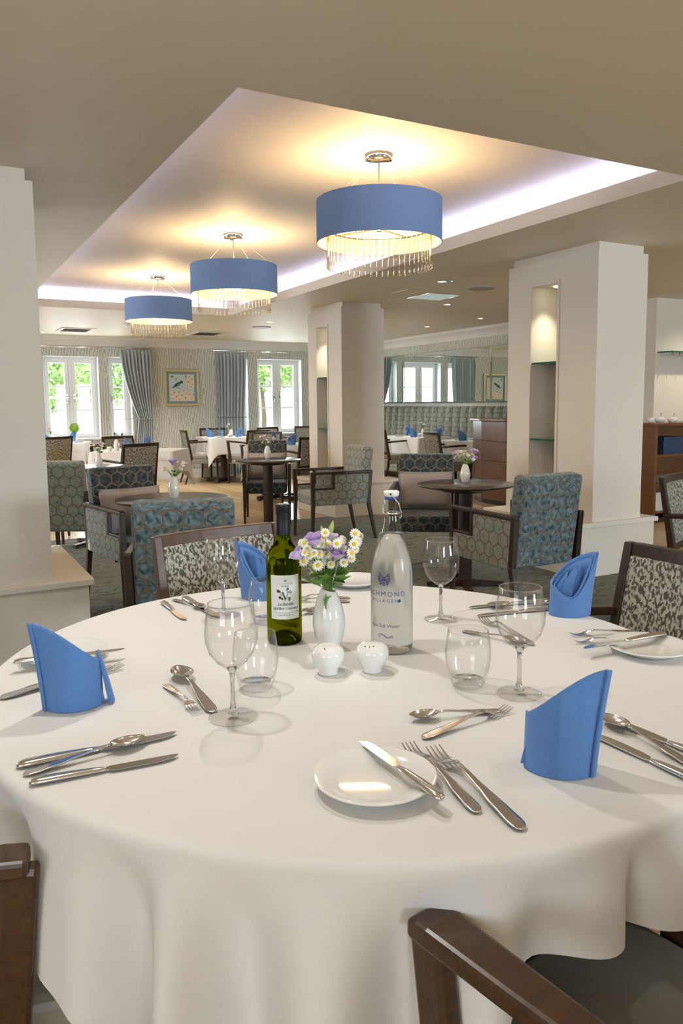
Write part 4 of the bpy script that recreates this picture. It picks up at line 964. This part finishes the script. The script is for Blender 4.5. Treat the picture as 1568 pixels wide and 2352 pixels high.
# salt and pepper, vases ---------------------------------------------------
def shaker(x, y, n, l, g='white salt and pepper pots on the big table', z=TZ, s=1., rz=0.):
    t = thing('salt_pot' if n == 1 else 'pepper_pot', (x, y, z), math.atan2(-x, y)+rz, l, 'shaker', g); t.scale = (s, s, s)
    b = MB(); b.lathe([(0, .0), (.0185, 0), (.0195, .002), (.0185, .006), (.0215, .012), (.0285, .022), (.0325, .034), (.0325, .042), (.029, .050), (.021, .0555), (.010, .0575), (0, .0578)], 40); b.build('pot', 'china', t)
    for k in range(n):
        a = (k-(n-1)/2)*.42; v = Vector((.020*sin(a)-.006, -.0225*cos(a), .0563))
        xf = Matrix.Translation(v) @ Matrix.Rotation(RD(38), 4, 'X'); b = MB(); b.lathe([(0, .0), (.0013, 0), (.0013, -.001)], 10, xf=xf); b.build('hole', 'hole', t)
shaker(.668, 1.313, 1, 'white pot with one hole, left of the salt and pepper pair'); shaker(.749, 1.280, 3, 'white pot with three holes, right of the salt and pepper pair')
def vase():
    t = thing('bud_vase')
    prof = [(.0, .002), (.020, .0), (.0225, .002), (.025, .010), (.0315, .030), (.0352, .050), (.0350, .066), (.0300, .092), (.0225, .114), (.0165, .1275), (.0150, .1290), (.0135, .1280), (.017, .115), (.022, .1)]
    b = MB(); b.lathe(prof, 48)
    vs = []
    for x, y, z in b.v:
        if z > .08: z += (z-.08)*(.28*x/.02)*.35; x += 0
        vs.append((x, y, z))
    b.v = vs; b.build('body', 'china', t); return t
VS = vase(); VX, VY = .742, 1.452
VL = [(VX, VY, TZ, 'white bud vase in the middle of the big table'), (3.32, 4.37, CZ, 'white bud vase on the round table at right'), (1.310, 4.60, CZ, 'white bud vase on the round table behind the teal armchair'),
      (3.12, 7.46, CZ, 'white bud vase on the middle round table'), (1.388, 7.28, CZ, 'white bud vase on the green-lit round table'), (4.52, 12.36, SZ, 'white bud vase on the table below the right curtain'),
      (1.66, 12.16, SZ, 'white bud vase on the table by the far left window'), (2.03, 9.52, SZ, 'white vase on the left cloth table behind the round one'), (7.02, 10.35, SZ, 'small white vase on the farther banquette table')]
for i, (x, y, z, l) in enumerate(VL):
    if i == 0: VS.location = (x, y, z); VS.rotation_euler = (0, 0, RD(150)); tag(VS, l, 'vase', 'white bud vases')
    else: dup(VS, (x, y, z), RD(150+40*i), l, 'vase', 'white bud vases')

# flowers: one thing each, stem rooted in the vase ----------------------------
def stem_mb(v):
    """v: offset of the bloom from the vase mouth"""
    b = MB(); p0 = Vector((0, 0, -.05)); p1 = Vector((v.x*.12, v.y*.12, .002)); p3 = Vector(v); p2 = Vector((v.x*.55, v.y*.55, v.z*.62))
    b.tube([p0, p1, p2, p3-Vector((v.x, v.y, max(v.z, .02))).normalized()*.002], [.0011, .0011, .0010, .0008], 6); return b
def daisy_head():
    b = MB(); n = 13
    for k in range(n):
        a = 2*pi*k/n; ca, sa = cos(a), sin(a); w = .0019; z1 = -.0006+.0008*sin(3*a+1)
        pts = [(.0036, -w*.6), (.0075, -w), (.0108, -w*.75), (.0116, 0), (.0108, w*.75), (.0075, w), (.0036, w*.6)]
        b.add([(x*ca-y*sa, x*sa+y*ca, (0, .0012, z1, z1-.0003, z1, .0012, 0)[i]) for i, (x, y) in enumerate(pts)], [tuple(range(7))], True)
    p = b; q = MB(); q.lathe([(.0046, -.0006), (.0047, .0006), (.0040, .0022), (.0024, .0034), (0, .0038)], 14); return p, q
DH = [None, None]
def orient(o, d, s=1.):
    o.rotation_euler = Vector(d).to_track_quat('Z', 'Y').to_euler(); o.scale = (s, s, s)
def daisy(base, v, d, l, g, s=1.):
    t = thing('daisy', base, 0, l, 'flower', g); stem_mb(v).build('stem', 'stem', t)
    if DH[0] is None:
        p, q = daisy_head(); DH[0] = p.build('petals', 'petal', t); DH[1] = q.build('disc', 'yellow', t); k = DH
    else:
        k = []
        for o in DH: c = o.copy(); COL.objects.link(c); c.parent = t; k.append(c)
    for o in k: o.location = v; orient(o, d, s)
def lisianthus(base, v, d, l, g, m='lilac', s=1., opening=1.):
    t = thing('lisianthus', base, 0, l, 'flower', g); stem_mb(v).build('stem', 'stem', t)
    b = MB()
    for lay, (n, r, h, o) in enumerate(((5, .0175, .030, .0), (4, .0125, .029, .5), (3, .0070, .027, .9))):
        for k in range(n):
            a0 = 2*pi*(k+o)/n; rows = []
            for i in range(6):
                u = i/5; wr = r*(.30+.95*sin(min(1, u*1.05)*pi*.52))*(1 if u < .8 else 1+.16*opening*(u-.8)/.2); z = h*(u**.9); row = []
                for j in range(7):
                    f = j/6*2-1; a = a0+f*(pi/n)*1.25; rr = wr*(1-.10*f*f)+.0012*(k % 2); zz = z*(1-.16*f*f*u)+.0012*sin(5*f+k)*u
                    row.append((rr*cos(a), rr*sin(a), zz))
                rows.append(row)
            b.loft(rows, closed=False, cap=False)
    o = b.build('petals', m, t); o.location = v; orient(o, d, s)
    b = MB(); b.lathe([(0, -.003), (.004, -.001), (.0062, .005), (.0055, .009)], 10); o = b.build('calyx', 'stem', t); o.location = v; orient(o, d, s)
def bud(base, v, d, l, g, s=1.):
    t = thing('flower_bud', base, 0, l, 'bud', g); stem_mb(v).build('stem', 'stem', t)
    b = MB(); b.lathe([(0, 0), (.005, .003), (.0068, .010), (.006, .018), (.0035, .027), (0, .035)], 12); o = b.build('bud_head', 'bud', t); o.location = v; orient(o, d, s)
def leaf_sprig(base, v, d, l, g, s=1.):
    t = thing('leaf_sprig', base, 0, l, 'leaf', g); stem_mb(v).build('stem', 'stem', t)
    b = MB()
    out = [(0, 0), (.006, .004), (.012, .003), (.013, .009), (.0175, .013), (.012, .017), (.013, .024), (.006, .023), (0, .032)]
    pts = out+[(-x, y) for x, y in out[-2:0:-1]]; b.add([(x, y, .006*abs(x)/.015-.18*y*y*14) for x, y in pts]+[(0, .014, -.003)], [(i, (i+1) % len(pts), len(pts)) for i in range(len(pts))], True)
    o = b.build('blade', 'leaf', t); o.location = v; o.rotation_euler = d; o.scale = (s, s, s)
va = math.atan2(VX, VY); rv = Vector((cos(va), -sin(va), 0)); bv = Vector((sin(va), cos(va), 0))
mouth = (VX, VY, TZ+.127)
rnd = random.Random(11); KX = .000225
def off(x, y, dep): return rv*((x-770)*KX)+bv*dep+Vector((0, 0, (1062-y)*KX))
DA = [(665,595),(760,605),(735,725),(640,675),(600,755),(555,670),(585,692),(540,765),(710,785),(655,820),(795,795),(700,855),(635,900),(910,580),(745,482),(985,680),(985,730),(1070,540),(1022,498),(915,770),(945,803),(1022,640),(552,578),(730,548),(852,588),(942,676),(705,610),(620,830),(880,600),(520,605),(1010,590),(575,640),(690,690),(640,745),(830,830),(760,700),(900,660),(960,770),(600,690),(815,760),(1040,585),(675,790),(745,760)]
for i, (x, y) in enumerate(DA):
    v = off(x, y, rnd.uniform(-.035, .01)); d = (Vector((v.x, v.y, 0))*4+Vector((0, 0, .35))-bv*rnd.uniform(.35, .9)+rv*rnd.uniform(-.3, .3)).normalized()
    daisy(mouth, v, d, 'small white daisy with yellow disc in the bouquet on the big table', 'daisies in the bouquet on the big table', rnd.uniform(.85, 1.08))
g_ = 'lilac blooms in the bouquet on the big table'
lisianthus(mouth, off(650, 610, -.02), (-.15*rv+Vector((0, 0, 1))-.35*bv), 'lilac bloom at the top of the bouquet on the big table', g_, s=.78)
lisianthus(mouth, off(520, 735, -.015), (-.85*rv+Vector((0, 0, .8))-.15*bv), 'lilac bloom leaning left towards the wine bottle', g_, s=.72)
lisianthus(mouth, off(855, 745, -.015), (.12*rv+Vector((0, 0, 1))-.45*bv), 'large lilac bloom at the right of the bouquet', g_, s=.90)
lisianthus(mouth, off(795, 610, .01), (.1*rv+Vector((0, 0, 1))-.2*bv), 'pale pinkish bloom high in the bouquet on the big table', g_, 'pale_lilac', .62)
bud(mouth, off(790, 515, 0.), (.25*rv+Vector((0, 0, 1))), 'pointed green bud at the top of the bouquet', 'buds in the bouquet on the big table', .85)
bud(mouth, off(830, 600, -.02), (.9*rv+Vector((0, 0, -.45))), 'drooping green bud right of the pale bloom', 'buds in the bouquet on the big table', .75)
bud(mouth, off(715, 510, 0.), (-.1*rv+Vector((0, 0, 1))), 'small green bud left of the pointed one at the bouquet top', 'buds in the bouquet on the big table', .5)
for i, (x, y) in enumerate(((690, 1000), (745, 960), (810, 985), (850, 920), (700, 930), (880, 930), (735, 1085), (660, 985), (790, 1030), (570, 815), (940, 850), (870, 960))):
    v = off(x, y, rnd.uniform(-.028, .005)); z = math.atan2(v.y, v.x)-pi/2
    leaf_sprig(mouth, v, (rnd.uniform(-.2, .9) if i != 6 else -1.35, rnd.uniform(-.3, .3), z if i != 6 else va+pi), 'green notched leaf at the foot of the bouquet on the big table', 'leaves in the bouquet on the big table', rnd.uniform(.9, 1.25) if i != 9 else .6)
def posy(i, nd, seed, lil, where):
    x, y, z = VL[i][:3]; base = (x, y, z+.127); rn = random.Random(seed); aa = math.atan2(x, y); r_ = Vector((cos(aa), -sin(aa), 0)); b_ = Vector((sin(aa), cos(aa), 0))
    for k in range(nd):
        v = r_*rn.uniform(-.075, .075)+b_*rn.uniform(-.05, .04)+Vector((0, 0, rn.uniform(.03, .105))); daisy(base, v, (v.normalized()-b_*.6), 'small white daisy in the vase '+where, 'daisies '+where, 1.15)
    for k, (dx, dz, m) in enumerate(lil): lisianthus(base, r_*dx-b_*.01+Vector((0, 0, dz)), (r_*dx*6+Vector((0, 0, 1))-.3*b_), ('lilac' if m == 'lilac' else 'pale')+' bloom '+('leftmost ' if dx == min(q[0] for q in lil) and len(lil) > 1 else 'rightmost ' if dx == max(q[0] for q in lil) and len(lil) > 1 else '')+'in the vase '+where, 'blooms '+where, m, 1.05)
    for k in range(4): v = r_*rn.uniform(-.03, .03)+b_*rn.uniform(-.03, .01)+Vector((0, 0, rn.uniform(.0, .03))); leaf_sprig(base, v, (rn.uniform(.2, 1), 0, rn.uniform(0, 6)), 'green leaf in the vase '+where, 'leaves '+where, 1.1)
posy(1, 16, 3, [(-.055, .062, 'pale_lilac'), (.06, .075, 'lilac'), (.055, .03, 'lilac')], 'on the round table at right')
posy(2, 9, 4, [(.0, .075, 'lilac'), (.06, .055, 'pale_lilac')], 'behind the teal armchair')
posy(3, 8, 5, [(-.03, .08, 'pale_lilac'), (.06, .055, 'pale_lilac')], 'on the middle round table')
posy(4, 7, 6, [(.02, .07, 'pale_lilac')], 'on the green-lit round table')
posy(5, 3, 7, [(-.03, .06, 'lilac')], 'below the right curtain')
posy(6, 5, 8, [(-.02, .06, 'pale_lilac')], 'by the far left window')
posy(8, 4, 10, [], 'on the farther banquette table')
# topiary ball behind the left tables
t = thing('topiary_ball', (2.02, 12.35, SZ), 0, 'bright green topiary ball standing by the far left window', 'plant'); rn = random.Random(2)
b = MB(); b.lathe([(0, 0), (.035, 0), (.045, .06), (.040, .062), (0, .05)], 20); b.build('pot', 'china', t)
b = MB(); b.tube([(0, 0, .05), (0, 0, .15)], .006, 8); b.build('stem', 'trunk', t)
b = MB(); b.ball((0, 0, .205), .062, 16, 12)
for k in range(420):
    u = Vector((rn.gauss(0,1), rn.gauss(0,1), rn.gauss(0,1))).normalized(); p = Vector((0, 0, .205))+u*.064; a = u.orthogonal().normalized(); c = u.cross(a); f = rn.uniform(0, 6); a, c = a*cos(f)+c*sin(f), c*cos(f)-a*sin(f)
    b.add([p-a*.005, p+u*.014+c*.002, p+a*.005], [(0, 1, 2)])
b.build('foliage', 'topiary', t)

# plates -------------------------------------------------------------------
def plate():
    t = thing('side_plate')
    b = MB(); b.lathe([(0, .0025), (.048, .002), (.052, 0), (.055, .002), (.058, .0045), (.080, .0125), (.0845, .0150), (.0855, .0165), (.0850, .0180), (.0830, .0182), (.062, .0105), (.055, .0072), (.050, .0062), (0, .0058)], 72); b.build('dish', 'china', t); return t
PLT = plate(); G_ = 'white side plates on the big table'
for i, (x, y, l) in enumerate([(.518, .880, 'white side plate in the front with a butter knife across it'), (1.309, 1.090, 'white side plate at the right edge with a knife across it'), (1.075, 1.940, 'white side plate at the far edge, behind the flowers'), (.232, 1.667, 'white side plate behind the left blue napkin')]):
    if i == 0: PLT.location = (x, y, TZ); tag(PLT, l, 'plate', G_)
    else: dup(PLT, (x, y, TZ), 0, l, 'plate', G_)
for x, y, l in ((4.30, 12.28, 'white plate on the table below the right curtain'), (2.16, 9.30, 'white plate on the left cloth table'), (2.02, 12.02, 'white plate on the table by the far left window'), (6.80, 10.72, 'white plate beside the napkin on the farther banquette table'), (7.12, 10.8, 'white plate at the wall side of the farther banquette table'), (6.74, 9.02, 'white plate beside the napkin on the nearer banquette table'), (7.05, 9.1, 'white plate at the wall side of the nearer banquette table')):
    dup(PLT, (x, y, SZ), 0, l, 'plate', 'white plates on the square tables')

# cutlery ------------------------------------------------------------------
def ring(x, w, zt, th, c=0., n=7):
    """closed section at station x: upper edge dished by c, lower edge th below"""
    up_ = [(x, w*(2*i/(n-1)-1), zt-c*(1-(2*i/(n-1)-1)**2)) for i in range(n)]
    lo_ = [(x, w*.96*(1-2*i/(n-1)), zt-th*(.35+.65*(1-(1-2*i/(n-1))**2)**.5)-c*(1-(1-2*i/(n-1))**2)) for i in range(n)]
    return up_+lo_
def interp(tab, x):
    for (x0, *a), (x1, *b_) in zip(tab, tab[1:]):
        if x <= x1: f = (x-x0)/(x1-x0); f = f*f*(3-2*f); return [p+(q-p)*f for p, q in zip(a, b_)]
    return tab[-1][1:]
HAND = [(0, .0008, .0035, .0016), (.006, .0040, .0040, .0026), (.018, .0066, .0044, .0032), (.04, .0083, .0048, .0036), (.08, .0092, .0050, .0038), (.25, .0078, .0075, .0036), (.45, .0040, .0120, .0034), (.60, .0028, .0155, .0034), (.70, .0036, .0150, .0030)]
def handle(L, x1, extra=()):
    rings = [ring(L*f, *interp(list(HAND)+list(extra), f)) for f in [0, .003, .006, .011, .018, .028, .04, .06, .08, .11, .16, .21, .26, .32, .38, .45, .52, .58, .64, .70] if f <= x1+1e-6]
    b = MB(); b.loft(rings); return b
def spoon(L):
    t = thing('spoon'); handle(L, .70).build('handle', 'steel', t)
    rings = []; n = 18
    for i in range(n+1):
        u = i/n; x = L*(.695+.305*u); w = L*.092*max(.02, (sin(pi*(.06+.94*u)**.86))**.62) if u < 1 else .0006
        w = max(w, .0032*(1-u)); c = L*.046*sin(pi*min(1, u*1.02))**.8 if 0 < u < 1 else 0; rings.append(ring(x, w, .0152-.0055*u*0-.001*u, .0013, c, 11))
    zmin = min(p[2] for r in rings for p in r); rings = [[(p[0], p[1], p[2]-max(0, 0)*0) for p in r] for r in rings]
    b = MB(); b.loft(rings); o = b.build('bowl', 'steel', t); t['low'] = zmin; return t
def fork(L):
    t = thing('fork'); handle(L, .70).build('handle', 'steel', t)
    b = MB(); W_ = L*.058; rings = []
    for i in range(7): u = i/6; x = L*(.695+.085*u); rings.append(ring(x, .0036+(W_-.0036)*u**.7, .0150-.0075*u, .0020, .0012*u, 7))
    b.loft(rings)
    for k in range(4):
        y0 = W_*(-.80+1.6*k/3); rr = []
        for i in range(8): u = i/7; x = L*(.775+.225*u); z = .0075-.0055*sin(pi*.5*min(1, u*1.6))+.0085*max(0, u-.35)**1.4*1.6; w = W_*.165*(1-.62*u); rr.append([(x, y0-w, z), (x, y0+w, z), (x, y0+w*.8, z-.0017*(1-.5*u)), (x, y0-w*.8, z-.0017*(1-.5*u))])
        b.loft(rr, smooth=False)
    b.build('tines', 'steel', t); return t
def knife(L):
    t = thing('table_knife'); rings = []
    for f, w, h in ((0, .0012, .003), (.004, .0036, .0048), (.010, .0056, .0062), (.020, .0070, .0074), (.035, .0080, .0082), (.06, .0086, .0087), (.10, .0088, .0088), (.25, .0078, .0085), (.40, .0066, .0075), (.485, .0052, .0062), (.50, .0040, .0050)):
        x = f*L; rings.append([(x, w*cos(2*pi*k/16), h/2+.0006+h/2*sin(2*pi*k/16)) for k in range(16)])
    b = MB(); b.loft(rings); b.build('handle', 'steel', t)
    b = MB(); rings = []
    for f, a, c in ((.495, -.0035, .0035), (.515, -.0040, .0045), (.525, -.0078, .0058), (.60, -.0092, .0062), (.75, -.0096, .0066), (.88, -.0084, .0068), (.95, -.0050, .0066), (.985, -.0002, .0058), (1.0, .0030, .0046)):
        x = f*L; rings.append([(x, a, .0035), (x, c, .0028), (x, c, .0045), (x, a, .0040)])
    b.loft(rings, smooth=False); b.build('blade', 'steel', t); return t
proto = {}
def cutlery(kind, A, B, l, g, dz=0., tilt=0., flip=False):
    (x0, y0), (x1, y1) = A, B; L = sqrt((x1-x0)**2+(y1-y0)**2); rz = math.atan2(y1-y0, x1-x0)
    if kind not in proto: proto[kind] = (dict(spoon=spoon, fork=fork, knife=knife)[kind](.2)); o = proto[kind]; tag(o, l, kind, g); o.location = (x0, y0, TZ+dz); o.rotation_euler = (0, 0, rz)
    else: o = dup(proto[kind], (x0, y0, TZ+dz), rz, l, kind, g)
    s = L/.2; o.scale = (s, s, min(s, 1.1)*(1)); o.rotation_euler = (0, tilt, rz)
    if flip: o.scale[1] = -s
G1, G2, G3 = 'knives on the big table', 'forks on the big table', 'spoons on the big table'
cutlery('knife', (.554, .772), (.550, .976), 'knife lying across the front side plate', G1, .0172)
cutlery('fork', (.594, .749), (.621, .956), 'fork beside the front plate, the shorter of two', G2)
cutlery('fork', (.616, .690), (.646, .926), 'longer fork right of the front plate', G2)
cutlery('spoon', (.835, .994), (.677, 1.039), 'dessert spoon beside the front right napkin', G3)
cutlery('fork', (.657, .969), (.850, .991), 'dessert fork pointing at the right wine glass foot', G2)
cutlery('fork', (.371, 1.406), (.382, 1.240), 'small dessert fork left of the left wine glass', G2)
cutlery('spoon', (.406, 1.232), (.410, 1.465), 'dessert spoon with bowl away from us beside the left wine glass', G3)
cutlery('knife', (.090, 1.183), (.327, 1.177), 'large knife at the left edge, farther of the pair around a spoon', G1)
cutlery('spoon', (.096, 1.150), (.278, 1.172), 'soup spoon between the two knives at the left edge', G3)
cutlery('knife', (.100, 1.118), (.306, 1.097), 'smaller knife at the left edge, nearest to us', G1)
cutlery('knife', (.129, 1.628), (.341, 1.600), 'knife across the plate behind the left napkin', G1, .0172)
cutlery('fork', (.136, 1.512), (.303, 1.550), 'shorter fork partly hidden by the left napkin', G2)
cutlery('fork', (.093, 1.484), (.323, 1.545), 'longer fork reaching left of the left napkin', G2)
cutlery('knife', (.533, 2.015), (.534, 1.816), 'short knife at the far left of the table, before the woven chair', G1)
cutlery('spoon', (.566, 2.030), (.606, 1.880), 'spoon between the two far left knives', G3)
cutlery('knife', (.596, 2.033), (.613, 1.797), 'longer knife at the far edge behind the rear wine glass', G1)
cutlery('spoon', (.700, 1.690), (.855, 1.730), 'spoon half hidden by the wine bottle', G3)
cutlery('fork', (.985, 1.800), (.860, 1.885), 'fork behind the flowers beside the far plate', G2)
cutlery('fork', (.965, 1.765), (.840, 1.850), 'second fork behind the flowers, nearer than the first', G2)
cutlery('knife', (1.419, 1.505), (1.195, 1.557), 'knife behind the right wine glass, the farther one', G1)
cutlery('spoon', (1.420, 1.480), (1.235, 1.530), 'spoon behind the right wine glass beside the far right napkin', G3)
cutlery('knife', (1.387, 1.440), (1.165, 1.485), 'knife behind the right wine glass, the nearer one', G1)
cutlery('fork', (1.128, 1.242), (1.158, 1.455), 'dessert fork behind the right wine glass', G2)
cutlery('spoon', (1.060, 1.403), (1.115, 1.250), 'dessert spoon behind the right wine glass, handle away', G3)
cutlery('fork', (1.403, 1.196), (1.246, 1.252), 'fork at the right edge, the farther one', G2)
cutlery('fork', (1.355, 1.163), (1.217, 1.206), 'fork at the right edge beside the plate', G2)
cutlery('knife', (1.391, 1.114), (1.159, 1.129), 'knife across the plate at the right edge', G1, .0172)
cutlery('spoon', (.940, .690), (.952, .885), 'spoon between two knives right of the front napkin', G3)
cutlery('knife', (.981, .664), (.966, .874), 'knife at the right, far side of the spoon', G1)
cutlery('knife', (.905, .628), (.898, .852), 'knife at the right, near side of the spoon', G1)

# napkins ------------------------------------------------------------------
def napkin(name='folded_napkin'):
    """bishop's fold: rolled sheet rising to a leaning peak at +x, closed side at +y, open dipping side at -y"""
    t = thing(name); n = 56; a0, b0 = .050, .036
    def base(k): a = 2*pi*k/n; return a, cos(a), sin(a)
    def top(c, s):
        u = (1+c)/2; return .170*(.47+.53*(u-.16*u**6))*(1-.62*max(0, -s)**1.3*(1-.25*max(0, c)))
    def pt(c, s, z, k=1.0, lean=1.0):
        q = z/.17; x = a0*c*k; y = b0*s*k*(1-.34*max(0, c)**2)
        y *= (1-.55*(q**2.0)*max(0, c)**.7) if c > 0 else 1-.12*q
        return (x+(.016*q**1.4*max(0, c)+.004*q)*lean, y, z)
    # the rolled sheet: starts inside the peak and laps over itself there
    A0, A1 = RD(-38), RD(360+24); m = 66; spi = []
    for k in range(m+1): f = k/m; a = A0+(A1-A0)*f; spi.append((cos(a), sin(a), .90+.12*f))
    rows = [[pt(c, s, top(c, s)*u, k) for c, s, k in spi] for u in (0, .02, .15, .32, .5, .68, .84, .95, 1.0)]
    b = MB(); b.loft(rows, cap=False, closed=False); b.build('outer_wrap', 'napkin', t, solid=.0034)
    rows = [[pt(c, s, top(c, s)*(.90+.18*max(0, -s))*u, .80, .85) for a, c, s in map(base, range(n))] for u in (0, .3, .6, .85, 1.0)]
    b = MB(); b.loft(rows, cap=False); b.build('inner_wrap', 'napkin', t, solid=.003)
    for xo, hh, w, yo in ((-.020, .098, .030, .010), (-.004, .112, .030, .000), (.010, .122, .024, .006)):
        b = MB(); rr = []
        for i in range(8):
            u = i/7; z = .006+hh*u; ww = w*(1-u**2.2)+.0012; f_ = .010*(1-.4*u)
            rr.append([(xo-ww+.016*u, yo+f_*.5-.004*u, z), (xo+.016*u, yo-f_, z+.002), (xo+ww*.8+.016*u, yo+f_*.5-.004*u, z)])
        b.loft(rr, closed=False, cap=False, smooth=False); b.build('pleat', 'napkin', t, solid=.0024)
    b = MB(); rr = []
    for i in range(9):
        u = i/8; rr.append([(-.044-.022*(1-u)**.8*sin(pi*(.25+.5*v)), -.012+.034*v-.012*u, .003+.085*u) for v in (0, .2, .4, .6, .8, 1)])
    b.loft(rr, closed=False, cap=False); b.build('tail', 'napkin', t, solid=.006)
    return t
NP = napkin(); G_ = 'blue folded napkins on the big table'
for i, (x, y, r, m, l) in enumerate([(.205, 1.390, 172, 1, 'blue folded napkin at the left of the big table'), (.772, .792, -52, -1, 'blue folded napkin standing at front right of the big table'), (1.380, 1.390, -28, 1, 'blue folded napkin at the back right, before the dark chair back'), (.780, 1.935, 150, -1, 'blue folded napkin behind the wine bottle')]):
    if i == 0: NP.location = (x, y, TZ); NP.rotation_euler = (0, 0, RD(r)); tag(NP, l, 'napkin', G_); o = NP
    else: o = dup(NP, (x, y, TZ), RD(r), l, 'napkin', G_)
    o.scale = (1, m, 1)
    if i:
        for c in [c for c in KIDS[NP.name] and kids(o) if c.name.startswith('tail')]: bpy.data.objects.remove(c)
G_ = 'blue napkins on the far tables'
for x, y, r, l in ((4.20, 12.50, 150, 'blue napkin leftmost on the table below the right curtain'), (4.46, 12.70, 90, 'blue napkin at the back of the table below the right curtain'), (4.63, 12.28, 20, 'blue napkin rightmost on the table below the right curtain'),
                   (4.17, 9.72, 60, 'blue napkin on the table left of the far niche column, left one'), (4.28, 9.40, -20, 'blue napkin on the table left of the far niche column, right one'),
                   (1.98, 12.30, 30, 'blue napkin by the far left double window'), (1.58, 12.02, 160, 'blue napkin beside the flowers at the far left window'), (2.18, 9.55, 120, 'blue napkin on the left cloth table, next to the tumbler'), (2.42, 9.62, 40, 'blue napkin rightmost on the left cloth table'),
                   (7.10, 10.93, 30, 'blue napkin at the wall side of the farther banquette table'), (6.79, 10.28, 150, 'blue napkin in front on the farther banquette table'), (7.13, 10.08, 0, 'blue napkin on the farther banquette table, next to the chair back'), (6.68, 8.86, 150, 'blue napkin on the nearer banquette table')):
    dup(NP, (x, y, SZ), RD(r), l, 'napkin', G_)
for x, y, k, l in ((4.30, 12.60, 'w', 'wine glass on the table below the right curtain'), (4.40, 12.42, 't', 'tumbler on the table below the right curtain'), (2.06, 9.42, 't', 'tumbler on the left cloth table'), (4.36, 9.62, 't', 'tumbler half hidden by the far niche column'), (6.72, 8.55, 't', 'tumbler on the nearer banquette table')):
    dup(WG if k == 'w' else TG, (x, y, SZ), 0, l, 'glass', 'glasses on the far tables')
shaker(4.44, 12.22, 3, 'white pot on the table below the right curtain', 'white pots on the far tables', SZ); shaker(1.92, 9.38, 3, 'white pot on the left cloth table', 'white pots on the far tables', SZ); shaker(6.92, 10.30, 1, 'white pot on the farther banquette table', 'white pots on the far tables', SZ)
